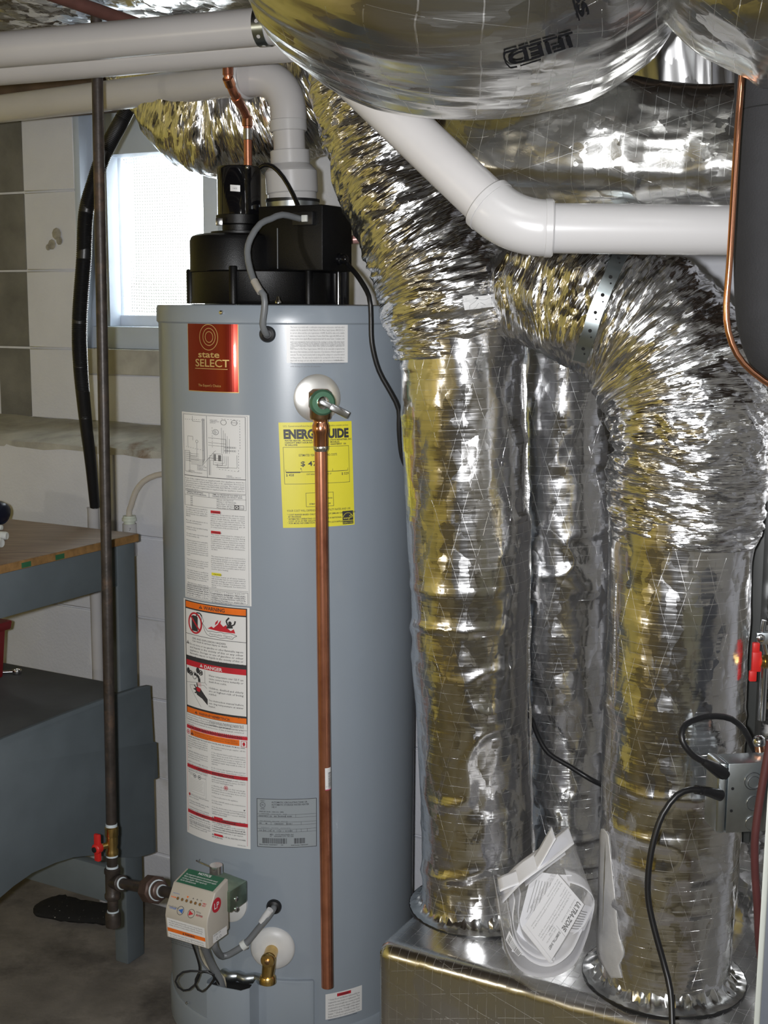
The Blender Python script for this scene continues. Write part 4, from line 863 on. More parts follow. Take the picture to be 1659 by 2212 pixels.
a, b = prof[0], prof[1]; up = (gb(0, *b) - gb(0, *a)).normalized(); hh = (gb(0, *b) - gb(0, *a)).length
s = Sheet(Wd - .010, hh - .006); k = s.w / 100; T = lambda y: s.h - y * k
s.para('To adjust the factory temperature see owner manual. Keep the area clear and free from combustible materials. Thermostat setting: set lower to reduce injury; hotter increases risk.', 5 * k, T(3), 90 * k, 4.6 * k, 60, 'ink'); s.rect(0, T(32), s.w, 9 * k, 'lorange', 1); tri_ = [(40 * k, T(30.5)), (44 * k, T(30.5)), (42 * k, T(25.5))]; s.poly(tri_, 'ink', 2); s.text('WARNING', 46 * k, T(30.5), 7 * k, 'ink', 2, 'l', .03, 26 * k)
s.para('Burn hazard. Hot water. Fire or explosion hazard. Do not use if control is flooded. Do not use if any part has been under water. Do not attempt to repair. Failure to follow can result in serious injury or death. Refer to instruction manual.', 5 * k, T(35), 90 * k, 4.6 * k, 52, 'ink'); s.build('warning_sticker', face(gb(.005, *a) + up * .003, E, up), case)
a, b = prof[4], prof[5]; up = (gb(0, *b) - gb(0, *a)).normalized(); hh = (gb(0, *b) - gb(0, *a)).length
s = Sheet(Wd - .012, hh - .003, 'lgreen'); s.text('NOTICE', s.w / 2, s.h * .80, s.h * .2, 'paper', 1, 'c', .03); s.text('For temperature adjustment see instruction manual.\nBefore changing temperature contact power supplier\nand the gas supplier. Water may be very\nhot for extended periods.', s.w / 2, s.h * .60, s.h * .15, 'paper', 1, 'c', .005, s.w * .88); s.build('notice_sticker', face(gb(.006, *a) + up * .001, E, up), case)
right = lambda x, y, l: gb(Wd + .0006 + l, x, y)
s = Sheet(.04, .06, None); s.disc(.024, zm + .026, .0135, .0135, 'lred', 1); s.text('LP', .024, zm + .020, .016, 'paper', 2, 'c', .01, .014, 3); s.build('fuel_sticker', right, case); s = Sheet(.04, .06, None); s.rect(.012, zb + .006, .042, .016, 'paper', 1); s.text('LISTED  C18', .014, zb + .018, .004, 'ink', 2); s.ring(.024, zb + .011, .0028, .0028, .0006, 'ink', 2); s.ring(.034, zb + .011, .0028, .0028, .0006, 'ink', 2); s.build('approval_sticker', right, case)
# wires below the control
m = MB().tube([gb(.07, .045, zb + .004), gb(.072, .047, zb - .022), at(480, 2066, 2.27), at(505, 2056, 2.27), at(531, 2038, 2.272), at(558, 2006, 2.272), at(578, 1982, 2.268), g2 + n2 * .012, g2], .0062, 12); m.build('sensor_cable', M['cable'], H)
m = MB().tube([at(565, 1992, 2.2705), at(575, 1977, 2.268), at(584, 1965, 2.266)], .0064, 12); m.build('cable_sticker', M['paper'], H)
q = at(527, 2041, 2.272); MB().lathe([(.009, -.005), (.009, .005)], q, (at(531, 2038, 2.272) - at(505, 2056, 2.27)), 16).build('cable_clip', M['whitep'], H)
for i, (mt, dx) in enumerate((('wirew', 0), ('wirew', 5), ('cable', -6), ('wirew', 10))):
    MB().tube([gb(.045 + dx * .001, .03, zb + .004), at(437 + dx, 2070, 2.25), at(452 + dx, 2092, 2.26), at(474 + dx, 2112, 2.275), at(482 + dx * .5, 2136, 2.285)], .0020, 8).build('wire', M[mt], H)
MB().tube([gb(.052, .03, zb + .004), at(455, 2080, 2.255), at(472, 2110, 2.27), at(480, 2134, 2.28)], .0075, 10).build('wire_sleeve', M['cable'], H)
MB().tube([gb(.025, .03, zb + .004), at(431, 2090, 2.25), at(420, 2128, 2.25), at(396, 2140, 2.24), at(379, 2120, 2.24), at(395, 2100, 2.25), at(430, 2098, 2.25), at(462, 2106, 2.25), at(455, 2126, 2.25), at(436, 2142, 2.25), at(422, 2128, 2.25), at(428, 2104, 2.25), at(450, 2098, 2.25), at(466, 2115, 2.26), at(478, 2132, 2.275)], .0019, 8).build('loop_wire', M['rub'], H)
# copper discharge pipe
P0, P1 = at(692, 893, pv.y), at(707, 2131, pv.y + .004)
DP = thing('discharge_pipe', 'long vertical copper pipe hanging in front of grey tank', 'pipe', P1); ax = (P0 - P1).normalized(); L = (P0 - P1).length
m = MB().lathe([(.0111, 0), (.0111, L - .05), (.0095, L - .05)], P1, ax, 28, 0, False); m.lathe([(.0095, L - .06), (.0098, .001), (.0111, 0)], P1, ax, 28, 0, False, False); m.build('tube', M['copper'], DP)
m = MB().lathe([(.0128, L - .058), (.0132, L - .056), (.0132, L - .036), (.0150, L - .031), (.0150, L - .021), (.0125, L - .016), (.0125, L - .012), (.0145, L - .009), (.0145, L + .008)], P1, ax, 8 * 3, 0); m.build('adapter', M['copper2'], DP)
MB().lathe([(.0113, L - .066), (.0135, L - .062), (.0135, L - .058), (.0128, L - .056)], P1, ax, 24).build('solder_joint', M['solder'], DP)
pq = at(708, 1681, pv.y); zq0, zq1 = at(709, 1704, pv.y).z, at(706, 1656, pv.y).z
def pf(x, y, l):
    t = (zq0 + y - P1.z) / (P0.z - P1.z); c = P1.lerp(P0, t); an = x / .0113 + .10; return c + Vector((math.sin(an), -math.cos(an), 0)) * (.0113 + l)
s = Sheet(.014, zq1 - zq0, 'paper', 8); rng = random.Random(2); y = .003
while y < s.h - .01: b = rng.choice((.0006, .001, .0014)); s.rect(.006, y, .007, b, 'ink', 1, 4); y += b + rng.choice((.0008, .0012))
s.rect(0, 0, .014, .0018, 'pink', 2, 8); s.text('C 12200', .0012, .006, .003, 'ink', 1); s.build('barcode_sticker', pf, DP)
# ------------------------------------------------------------------ blower on the tank
UP = Vector((0, 0, 1))
def zpx(px, py, Y): return at(px, py, Y).z
B = thing('blower', 'black power vent blower with round motor on top of tank', 'blower', (TX - .05, TY, ZT + .003))
zs = ZT + .002; c_sk = at(566, 600, 2.52); c_sk.z = zs; z1 = zpx(566, 583, 2.40)
r_sk = 150 * pxm(c_sk)
MB().lathe([(r_sk + .004, 0), (r_sk, .006), (r_sk, z1 - zs - .003), (r_sk - .004, z1 - zs), (.02, z1 - zs)], c_sk, n=72).build('base_shroud', M['blk'], B, 0); shroud = bpy.data.objects['base_shroud']
for px, ht in ((402, 582), (520, 574), (674, 580)):
    dx = (px - 566) * pxm(c_sk); an = math.asin(max(-1, min(1, dx / (r_sk + .006)))); q = c_sk + Vector((math.sin(an), -math.cos(an), 0)) * (r_sk + .004)
    MB().lathe([(.0075, 0), (.0075, zpx(px, ht, q.y) - zs - .002), (.006, zpx(px, ht, q.y) - zs)], q, n=16).build('screw_post', M['blk'], shroud)
q = at(731, 600, 2.52); q.z = zs; MB().lathe([(.021, 0), (.021, zpx(731, 583, 2.5) - zs)], q, n=32).build('air_tube', M['gloss'], B)
c_dr = at(508, 540, 2.50); c_dr.z = z1 - .002; r_dr = 97 * pxm(c_dr); z2 = zpx(508, 499, 2.41)
MB().lathe([(r_dr, 0), (r_dr, z2 - z1 - .012), (r_dr - .004, z2 - z1 - .004), (r_dr - .014, z2 - z1), (.02, z2 - z1 + .002)], c_dr, n=72).build('fan_housing', M['blk'], B)
kb = at(697, 510, 2.385); zb0, zb1 = z1 - .001, zpx(697, 441, 2.385)
bm_ = Matrix.Translation((kb.x, kb.y, 0)) @ WM
MB().box((-.140, 0, zb0), (0, .105, zb1), bm_).build('control_housing', M['blk'], B, .003); housing = bpy.data.objects['control_housing']
MB().box((-.098, -.0012, zb0 + .004), (-.0965, .0006, zb1 - .04), bm_).build('housing_seam', M['cable'], housing)
q0 = bm_ @ Vector((0, .058, zb0 + .022)); MB().lathe([(.011, -.002), (.011, .004), (.009, .006), (.009, .014), (.006, .018)], q0, E, 20).build('cord_grip', M['gloss'], housing)
cm_ = at(517, 410, 2.50); zm0, zm1 = zpx(517, 466, 2.455), zpx(517, 354, 2.455); r_m = 47.5 * pxm(cm_); cm_.z = zm0
MB().lathe([(r_m, 0), (r_m, zm1 - zm0 - .006), (r_m - .003, zm1 - zm0 - .001), (r_m - .008, zm1 - zm0), (r_m - .009, zm1 - zm0 - .004), (.002, zm1 - zm0 - .004)], cm_, n=56).build('motor', M['gloss'], B); motor = bpy.data.objects['motor']
zf = z2; MB().lathe([(r_m + .013, 0), (r_m + .013, .004), (r_m * .80, .006), (r_m * .80, zm0 - zf - .014), (r_m + .003, zm0 - zf - .012), (r_m + .003, zm0 - zf + .004), (r_m, zm0 - zf + .005)], Vector((cm_.x, cm_.y, zf - .001)), n=48).build('motor_mount', M['blk'], B)
q = at(476, 478, 2.455); MB().box((-.008, -.004, -.008), (.005, .004, .006), Matrix.Translation(q)).build('mount_tab', M['steel'], B, .001)
s = Sheet(.0185, .0115, 'paper', 8); s.text('1605', .0092, .004, .0042, 'ink2', 1, 'c', 0, .008); za = zpx(509, 406, cm_.y - r_m)
s.build('motor_sticker', lambda x, y, l: cm_ + Vector((math.sin((x - .0125) / r_m) * (r_m + l), -math.cos((x - .0125) / r_m) * (r_m + l), za - zm0 - .0055 + y - x * .07)), motor)
q = at(534, 362, 2.452); MB().ball(q, .0035, 12).build('motor_screw', M['steel'], motor)
MB().tube([at(562, 362, 2.455), at(572, 356, 2.45), at(590, 360, 2.445), at(612, 383, 2.44), at(632, 418, 2.435), at(643, 444, 2.43), at(645, 452, 2.43)], .0044, 12).build('motor_cord', M['gloss'], B)
pl = bm_ @ Vector((-.030, -.004, zb1 - .025)); MB().box((-.028, -.008, -.012), (.016, .004, .012), Matrix.Translation(pl) @ WM).build('plug_socket', M['rub'], housing, .002)
MB().box((-.006, -.0115, -.006), (.006, -.006, .006), Matrix.Translation(pl) @ WM).build('plug', M['whitep'], housing, .001)
MB().tube([pl + E * -.012 - N * .006, at(610, 464, 2.365), at(585, 473, 2.35), at(562, 484, 2.335), at(541, 515, 2.32), at(534, 545, 2.31), at(540, 582, 2.295), at(553, 616, 2.275), at(570, 638, 2.262), at(571, 668, 2.262), at(567, 700, 2.265), at(572, 716, 2.272), g1 + n1 * .008, g1], .0058, 12).build('grey_cable', M['cable'], B)
MB().tube([at(549, 607, 2.28), at(556, 620, 2.272), at(563, 631, 2.266)], .0068, 10).build('cable_joint', M['tubing'], B)
MB().lathe([(.006, 0), (.006, .003), (.004, .006), (.002, .012)], at(601, 655, 2.33), n=14).build('shroud_bolt', M['steel'], shroud)
# power cord: from the blower down the tank's right, behind the first riser, to the second
cord = thing('power_cord', 'black power cord running from blower down behind silver riser', 'cord', at(860, 900, 2.36))
MB().tube([q0 + E * .012, at(752, 572, 2.43), at(775, 600, 2.36), at(797, 640, 2.315), at(801, 680, 2.315), at(803, 740, 2.315), at(818, 800, 2.32), at(845, 850, 2.325), at(861, 885, 2.33), at(862, 930, 2.335), at(868, 985, 2.345), at(885, 1030, 2.36), at(930, 1180, 2.37), at(1040, 1400, 2.37), at(1130, 1530, 2.26), at(1147, 1550, 2.255), at(1162, 1590, 2.255), at(1185, 1627, 2.25), at(1230, 1655, 2.245), at(1275, 1683, 2.235), at(1310, 1700, 2.20)], .0046, 10).build('cord_sheath', M['rub'], cord)

# ------------------------------------------------------------------ white vent pipes
PR = 0.0302
VP = thing('vent_pipe', 'lowest white plastic vent pipe bending down onto black blower', 'pipe', at(632, 430, 2.49))
vx = at(632, 425, 2.49)
def vz(py): return Vector((vx.x - (430 - py) * .000045, vx.y, zpx(632, py, 2.46)))
e0 = at(528, 171, 2.52)
far = e0 - E * 1.5 + UP * -.03; far = at(-120, 250, 3.18)
MB().tube([far, far.lerp(e0, .5), e0], PR, 32, step=.05).build('long_run', M['pvc'], VP)
c_ = vz(262); d0 = (e0 - far).normalized()
arc = []
p_a = e0; p_b = e0 + d0 * .085 + UP * -.002
for i in range(13):
    t = i / 12; k_ = vz(190); arc.append((p_a * (1 - t) ** 2 + Vector((vx.x, vx.y, e0.z + .012)) * 2 * t * (1 - t) + vz(268) * t * t))
m = MB().tube(arc, PR + .0035, 32, raw=True); m.build('elbow', M['pvc'], VP)
MB().lathe([(PR + .002, -.002), (PR + .0065, 0), (PR + .0065, .006), (PR + .002, .010)], e0, d0, 36).build('elbow_bead', M['pvc2'], VP)
def seg(name, y0, y1, r, mat='pvc2', r2=None):
    a, b = vz(y1), vz(y0); r2 = r2 or r
    MB().lathe([(r - .0015, 0), (r, .0015), (r2, (b - a).length - .0015), (r2 - .0015, (b - a).length)], a, b - a, 40).build(name, M[mat], VP)
seg('hub', 254, 280, PR + .0045); seg('stub', 278, 324, PR - .0005, 'pvc'); seg('coupling', 321, 352, PR + .0065); seg('reducer', 351, 367, PR + .017, 'pvc2', PR + .0075); seg('wide_hub', 366, 415, PR + .0185); seg('lower_hub', 414, 431, PR + .0155)
seg('steel_collar', 432, 449, PR + .0195, 'galv'); MB().lathe([(PR + .0205, 0), (PR + .0205, .005)], vz(434), n=40).build('rubber_ring', M['rub'], VP)
p1a, p1b = at(-150, 121, 2.42), at(760, 40, 2.16)
MB().tube([p1a, p1b], PR, 36, step=.1).build('pvc_pipe', M['pvc']); tag(bpy.data.objects['pvc_pipe'], 'uppermost thick white plastic pipe below the ceiling', 'pipe')
p2a, p2b = at(-150, 160, 2.52), at(662, 91, 2.285)
o = MB().tube([p2a, p2b], PR, 36, step=.1).build('pvc_pipe', M['pvc']); tag(o, 'middle white plastic pipe half hidden behind the uppermost one', 'pipe')
# perforated hanger round the upper pipe
hb = thing('pipe_hanger', 'perforated steel hanger band around uppermost white pipe', 'hanger', p1a.lerp(p1b, .808))
q = p1a.lerp(p1b, (588 + 150) / 910.0); ax_ = (p1b - p1a).normalized()
u_, v_ = frame(ax_, UP); rs = []
m = MB(); hole = MB(); A0, A1 = R_(-20), R_(230)
for i in range(41):
    a = A0 + (A1 - A0) * i / 40; d_ = u_ * math.cos(a) + v_ * math.sin(a); hw = ax_ * .0095
    rs.append([q + d_ * (PR + .0006) - hw, q + d_ * (PR + .0018) - hw, q + d_ * (PR + .0018) + hw, q + d_ * (PR + .0006) + hw])
m.rings(rs); bnd = m.build('band', M['strap'], hb)
for i in range(3, 40, 7):
    a = A0 + (A1 - A0) * i / 40; d_ = u_ * math.cos(a) + v_ * math.sin(a); MB().cyl(q + d_ * (PR + .0012), q + d_ * (PR + .0021), .0032, 14).build('band_hole', M['pvc'], bnd)
MB().box((-.0006, -.0095, 0), (.0006, .0095, .22), Matrix.Translation(q + u_ * .02 + v_ * .024) @ Matrix.Rotation(math.atan2(ax_.y, ax_.x) + R_(90), 4, 'Z')).build('band_tail', M['strap'], hb)
# right hand pipe with its elbow
RP = thing('drain_pipe', 'thick white plastic pipe with elbow crossing in front of silver ducts', 'pipe', at(1170, 500, 1.62))
pa, pe, pz = at(700, 105, 1.76), at(1108, 492, 1.625), at(1900, 501, 1.60)
d1, d2 = (pa - pe).normalized(), (pz - pe).normalized()
MB().tube([pa, pe + d1 * .03], PR, 40, step=.1).build('upper_run', M['pvc'], RP); MB().tube([pe + d2 * .03, pz], PR, 40, step=.1).build('level_run', M['pvc2'], RP)
a_, b_ = pe + d1 * .042, pe + d2 * .042
MB().tube([a_ + d1 * .0] + [a_ * (1 - t) ** 2 + pe * 2 * t * (1 - t) + b_ * t * t for t in [i / 10 for i in range(1, 10)]] + [b_], PR + .0042, 40, raw=True).build('elbow', M['pvc2'], RP, .0012)
for p_, d_ in ((a_, d1), (b_, d2)): MB().lathe([(PR + .001, -.004), (PR + .0052, -.003), (PR + .0052, .005), (PR + .0035, .007), (PR + .001, .007)], p_, d_, 44).build('elbow_lip', M['pvc2'], RP)
# hot water line above the blower
CP = thing('water_pipe', 'kinked copper water pipe dropping behind black blower motor', 'pipe', at(535, 350, 2.62))
Yc = 2.60; Yt = 2.455; Yc = 2.565; path = [at(491, 95, Yt), at(492, 150, Yt), at(493, 172, Yt), at(504, 200, Yt + .02), at(523, 232, Yc - .03), at(533, 252, Yc), at(535, 280, Yc), at(536, 372, Yc)]
def poly_tube(pts, r, mat, name, parent, n=20):
    rs = []
    P = []
    for i, p in enumerate(pts):
        if 0 < i < len(pts) - 1:
            a, b = (pts[i - 1] - p).normalized(), (pts[i + 1] - p).normalized(); e = min(.012, (pts[i - 1] - p).length * .4, (pts[i + 1] - p).length * .4)
            for t in (0, .25, .5, .75, 1): P.append((p + a * e) * (1 - t) ** 2 + p * 2 * t * (1 - t) + (p + b * e) * t * t)
        else: P.append(p)
    return MB().tube(P, r, n, raw=True).build(name, mat, parent)
poly_tube(path, .0081, M['copper'], 'tube', CP)
for a, b, r, mt in ((0, 1, .0098, 'copper'),):
    pass
def sleeve(p, d, L, r, mat, par, name='fitting'): return MB().lathe([(r - .001, -L / 2), (r, -L / 2 + .001), (r, L / 2 - .001), (r - .001, L / 2)], p, d, 22).build(name, M[mat], par)
sleeve(at(492, 148, Yt), UP, .024, .0096, 'copper', CP); sleeve(path[2].lerp(path[3], .15), path[2] - path[3], .018, .0098, 'copper2', CP); sleeve(path[3].lerp(path[4], .5), path[3] - path[4], .030, .0096, 'copper', CP); sleeve(at(534, 262, Yc), UP, .020, .0098, 'copper2', CP); sleeve(at(535, 290, Yc), UP, .022, .0088, 'solder', CP, 'solder_joint')

o = MB().tube([at(728, 521, 2.60), at(800, 514, 2.60), at(960, 500, 2.58)], .0085, 18, step=.08).build('pipe_stub', plain('pinkish_pipe', (0.55, 0.30, 0.27), 0.35, 0.3)); tag(o, 'short pinkish pipe peeking out behind right side of black blower', 'pipe')
# ------------------------------------------------------------------ gas line
GL = thing('gas_pipe', 'dark iron gas pipe dropping from ceiling to tank control', 'pipe', at(246, 2010, 2.40))
g0, g1_, g2_, g3_ = at(209, 40, 2.50), at(239, 1788, 2.44), at(242, 1880, 2.435), at(246, 1998, 2.43)
ax_ = (g0 - g1_).normalized(); gr = .0105
def gp(py):
    t = (py - 40) / (1998 - 40.0); x = 209 + 37 * t; return at(x - 1.2, py, 2.50 - .07 * t)
MB().tube([gp(30), gp(600), gp(1200), gp(1790)], gr, 24, step=.2).build('riser', M['iron'], GL)
def fit(name, y0, y1, rs_, mat):
    a, b = gp(y1), gp(y0); L = (b - a).length
    return MB().lathe([(r, t * L) for r, t in rs_], a, b - a, 24).build(name, M[mat], GL)
fit('dope_ring', 1779, 1787, [(gr + .0012, 0), (gr + .0008, 1)], 'dope')
fit('valve_end', 1785, 1806, [(.0125, 0), (.0135, .1), (.0135, .9), (.0118, 1)], 'brass'); fit('valve_body', 1804, 1846, [(.0125, 0), (.0128, .2), (.0105, .35), (.0122, .55), (.0122, 1)], 'brass')
hp = gp(1823) + Vector((-.021, -.018, 0))
m = MB().lathe([(.0095, -.004), (.0105, 0), (.0105, .010), (.008, .013)], hp, (-.55, -.83, 0), 20); hd = Vector((-.55, -.83, 0)).normalized(); hx = Vector((.83, -.55, 0))
m.hexa([hp + hx * a + hd * b + UP * c for c in (-.026, .030) for a, b in ((-.0075, .001), (.0075, .001), (.006, .009), (-.006, .009))]); vh = m.build('valve_handle', M['red'], GL, .0022)
MB().lathe([(.0058, 0), (.0058, .003), (.0035, .004)], hp + hd * .012, hd, 8).build('handle_nut', M['rub'], vh); MB().cyl(gp(1823), hp, .006, 14).build('valve_stem', M['brass'], GL)
fit('nipple', 1842, 1872, [(gr, 0), (gr, 1)], 'iron'); fit('dope_ring', 1844, 1850, [(gr + .0012, 0), (gr + .001, 1)], 'dope'); fit('dope_ring', 1870, 1877, [(gr + .0018, 0), (gr + .0012, 1)], 'dope')
fit('tee', 1874, 1942, [(.0135, 0), (.0160, .05), (.0160, .16), (.0142, .2), (.0142, .8), (.0160, .84), (.0160, .96), (.0135, 1)], 'iron')
fit('drip_leg', 1938, 1980, [(gr, 0), (gr, 1)], 'iron'); fit('dope_ring', 1966, 1972, [(gr + .0016, 0), (gr + .001, 1)], 'dope'); fit('cap', 1969, 2002, [(.011, 0), (.0150, .06), (.0155, .2), (.0155, .85), (.0135, 1)], 'iron')
tc = gp(1904); ub = at(330, 1921, 2.33); dn = (ub - tc); dn.z *= 1; dn.normalize()
MB().lathe([(.0140, .004), (.0140, .020), (.0162, .024), (.0162, .034), (.0125, .036)], tc, dn, 24).build('tee_branch', M['iron'], GL)
Lu = (ub - tc).length
MB().lathe([(gr + .001, .033), (gr + .002, .038), (gr, .040)], tc, dn, 24).build('dope_ring', M['dope'], GL); MB().cyl(tc + dn * .03, ub, gr, 24).build('branch_nipple', M['iron'], GL)
M['rustiron'] = plain('union_iron', (0.085, 0.055, 0.045), 0.45, 0.4, var=0.3, scale=40)
MB().lathe([(gr + .002, -.026), (.0135, -.024), (.0155, -.014), (.0165, -.012)], ub, dn, 24).build('union_tail', M['rustiron'], GL)
MB().lathe([(.0235, -.015), (.0270, -.011), (.0270, .013), (.0240, .016)], ub, dn, 8).build('union_nut', M['rustiron'], GL)
MB().lathe([(.0195, .014), (.0200, .018), (.019, .019)], ub, dn, 24).build('dope_ring', M['dope'], GL); MB().lathe([(.0180, .012), (.0180, .028), (.0135, .031)], ub, dn, 24).build('union_end', M['rustiron'], GL)
MB().lathe([(gr + .0018, .029), (gr + .0018, .034)], ub, dn, 20).build('dope_ring', M['dope'], GL); MB().cyl(ub + dn * .02, ub + dn * .10, gr, 20).build('outlet_nipple', M['iron'], GL)

# ------------------------------------------------------------------ condensate hose, its drain, clear tube
CHs = thing('drain_hose', 'black corrugated hose hanging behind dark gas pipe by window', 'hose', at(205, 1090, 3.02))
hpath = spline([at(292, 205, 2.90), at(262, 262, 2.88), at(226, 330, 2.84), at(205, 390, 2.84), at(186, 460, 2.84), at(181, 560, 2.84), at(172, 690, 2.84), at(174, 790, 2.86), at(184, 900, 2.90), at(196, 1000, 2.94), at(205, 1094, 2.98)], .0019)
m = MB(); t0 = None; rs = []; u_ = None
for i, p in enumerate(hpath):
    t = (hpath[min(i + 1, len(hpath) - 1)] - hpath[max(i - 1, 0)]).normalized()
    if u_ is None: u_, _ = frame(t)
    u_ = (u_ - t * u_.dot(t)).normalized(); v_ = t.cross(u_); r = (.0170 if i % 2 else .0152) * (1 - .30 * max(0, (i / len(hpath) - .6)) / .4)
    rs.append([p + (u_ * math.cos(a) + v_ * math.sin(a)) * r for a in [2 * math.pi * j / 18 for j in range(18)]])
m.rings(rs); m.build('corrugated_tube', M['rub'], CHs, ang=80)
sp_ = [onp(201, 1096, N, C1 - .040), onp(204, 1470, N, C1 - .040)]
wp = sp_[0]; base = Vector((wp.x, wp.y, 0.0)); sc = Vector((wp.x, wp.y, wp.z))
o = MB().lathe([(.0140, 0), (.0140, sc.z - .004), (.0155, sc.z), (.0125, sc.z), (.0125, sc.z - .03)], base, n=28, cap1=False).build('standpipe', M['pvc']); tag(o, 'thin upright white plastic standpipe between block wall and bench', 'pipe')
TRP = thing('drain_trap', 'small white drain fitting with label behind bench corner', 'fitting', onp(280, 1160, N, C1 - .032))
tb = onp(280, 1152, N, C1 - .032); k_ = pxm(tb)
z_ = lambda py: onp(280, py, N, C1 - .032).z
MB().lathe([(.0165, z_(1200) - tb.z), (.0165, z_(1131) - tb.z)], tb, n=28).build('body', M['pvc2'], TRP); M['fitg'] = plain('greenish_fitting', (0.52, 0.56, 0.48), 0.35, var=0.05)
MB().lathe([(.0135, z_(1132) - tb.z), (.0135, z_(1126) - tb.z), (.0170, z_(1125) - tb.z), (.0170, z_(1119) - tb.z), (.0150, z_(1118) - tb.z), (.0150, z_(1114) - tb.z)], tb, n=28).build('collar', M['fitg'], TRP)
s = Sheet(.020, .012, None); s.text('7', .012, .002, .010, 'ink', 1); s.build('marking', lambda x, y, l: tb + Vector((math.sin((x - .01) / .0165) * (.0168 + l), -math.cos((x - .01) / .0165) * (.0168 + l), z_(1146) - tb.z + y)), TRP)
o = MB().tube([Vector((tb.x, tb.y, z_(1122))), Vector((tb.x, tb.y, z_(1104))), at(283, 1092, tb.y - .005), at(292, 1064, tb.y - .01), at(310, 1040, tb.y - .02), at(336, 1027, tb.y - .03), at(362, 1024, tb.y - .045), at(400, 1026, tb.y - .08)], .0068, 16).build('clear_tube', M['tubing']); tag(o, 'clear plastic tube arching from white drain fitting to behind tank', 'tube')

# ------------------------------------------------------------------ workbench
kz = onp(299, 1152, N, C1 - .20); zt = kz.z; K = sw(kz)
def bw(s, c, z): return W(K.x + s, K.y + c, z)
BT = Matrix.Translation((kz.x, kz.y, 0)) @ WM
BN = thing('workbench', 'grey painted workbench with plywood top against block wall', 'workbench', (kz.x, kz.y, 0))
M['plyedge'] = plain('ply_edge', (0.27, 0.15, 0.055), 0.6, var=0.3, scale=60)
BL, BD = 0.58, 0.80                                       # towards the left, towards the room
MB().box((-BL, -BD, zt - .019), (0, 0, zt), BT).build('plywood_top', M['ply'], BN, .0025); ptop = bpy.data.objects['plywood_top']
MB().box((-.0004, -BD, zt - .0175), (.0004, 0, zt - .0015), BT).build('ply_edge', M['plyedge'], ptop)
for c_ in (.235, .330):
    MB().box((0, -c_ - .026, zt - .0165), (.0006, -c_, zt - .006), BT).build('green_mark', plain('green_mark', (0.03, 0.13, 0.06), 0.5), ptop)
za = zt - .019 - .089
MB().box((-.030, -BD + .03, za), (-.006, -.066, zt - .019), BT).build('end_apron', M['bench'], BN, .002); MB().box((-BL, -.055, za), (-.044, -.03, zt - .019), BT).build('rear_apron', M['bench'], BN, .002); MB().box((-BL, -BD + .03, za), (-.03, -BD + .056, zt - .019), BT).build('front_apron', M['bench'], BN, .002)
MB().box((-.044, -.066, 0), (-.006, -.006, zt - .019), BT).build('leg', M['bench'], BN, .004)
MB().box((-.044, -BD + .03, 0), (-.006, -BD + .09, zt - .019), BT).build('leg', M['bench'], BN, .004)
MB().box((-BL, -.066, 0), (-BL + .038, -.006, zt - .019), BT).build('leg', M['bench'], BN, .004); MB().box((-BL, -BD + .03, 0), (-BL + .038, -BD + .09, zt - .019), BT).build('leg', M['bench'], BN, .004)
def onend(px, py, s=0.004): return onp(px, py, E, K.x + s)      # plane of the bench end
zsh = onend(300, 1487).z
MB().box((-BL, -BD + .05, zsh - .019), (-.006, -.012, zsh), BT).build('lower_shelf', M['shelf'], BN, .002)
pan = [onend(x, y, .002) for x, y in ((316, 1479), (323, 1600), (330, 1602), (333, 1678), (324, 1682), (328, 1838), (320, 1842), (290, 1850), (240, 1850), (195, 1845), (150, 1850), (110, 1862), (60, 1884), (20, 1912), (-60, 1980), (-140, 2040), (-140, 1672), (-60, 1622), (0, 1592), (120, 1544), (232, 1502), (290, 1484))]
MB().prism(pan, E * .012).build('end_panel', M['bench'], BN, .0012)
rb0 = onp(190, 1858, N, K.y - .045); rz = rb0.z
MB().box((-BL, -.055, rz - .085), (-.044, -.030, rz), BT).build('rear_rail', M['bench'], BN, .002)
# things on the bench
def onz(px, py, z): return atz(px, py, z)
q = onz(-2, 1136, zt); MB().tube([q + E * -.10 + N * .02 + UP * .032, q + UP * .030, q + E * .016 + UP * .028, q + E * .024 + UP * .026], lambda t: .028 * math.sqrt(max(.04, 1 - max(0, (t - .55) / .45) ** 2)), 20).build('tool_handle', M['navy']); tag(bpy.data.objects['tool_handle'], 'dark navy rounded tool handle lying on plywood bench at left', 'tool')
for i, (px, py, r, d_, lb) in enumerate(((4, 1146, .0065, 1, 'white plastic stick on bench nearest the navy tool handle'), (15, 1167, .0095, 1, 'long white plastic stick on bench, middle of three'), (4, 1184, .0105, 0, 'thick white plastic stick on bench nearest the plywood edge'))):
    q = onz(px, py, zt) + UP * r; dd = (E * (1 if d_ else .7) + N * (.35 if d_ else .1)).normalized()
    o = MB().tube([q - dd * .14, q - dd * .06, q - dd * .004, q], lambda t, r=r: r * math.sqrt(max(.03, 1 - max(0, (t - .8) / .2) ** 2)), 16).build('plastic_stick', M['whitep']); tag(o, lb, 'stick', 'white plastic sticks on the bench')
RB = thing('red_bin', 'dark red plastic bin standing on grey lower bench shelf', 'bin', onz(-10, 1470, zsh))
q = sw(onz(18, 1463, zsh)); rt = onp(28, 1342, N, q.y).z
def frus(m, x0, x1, y0, y1, z0, z1, g, mat=0): return m.hexa([W(x, y, z0) for x, y in ((x0 + g, y0 + g), (x1 - g, y0 + g), (x1 - g, y1 - g), (x0 + g, y1 - g))] + [W(x, y, z1) for x, y in ((x0, y0), (x1, y0), (x1, y1), (x0, y1))], mat)
frus(MB(), q.x - .22, q.x, q.y - .30, q.y, zsh + .001, rt - .006, .008).build('tub', M['binred'], RB, .004)
frus(MB(), q.x - .23, q.x + .012, q.y - .31, q.y + .010, rt - .022, rt, .003).build('rim', M['binred'], RB, .005)
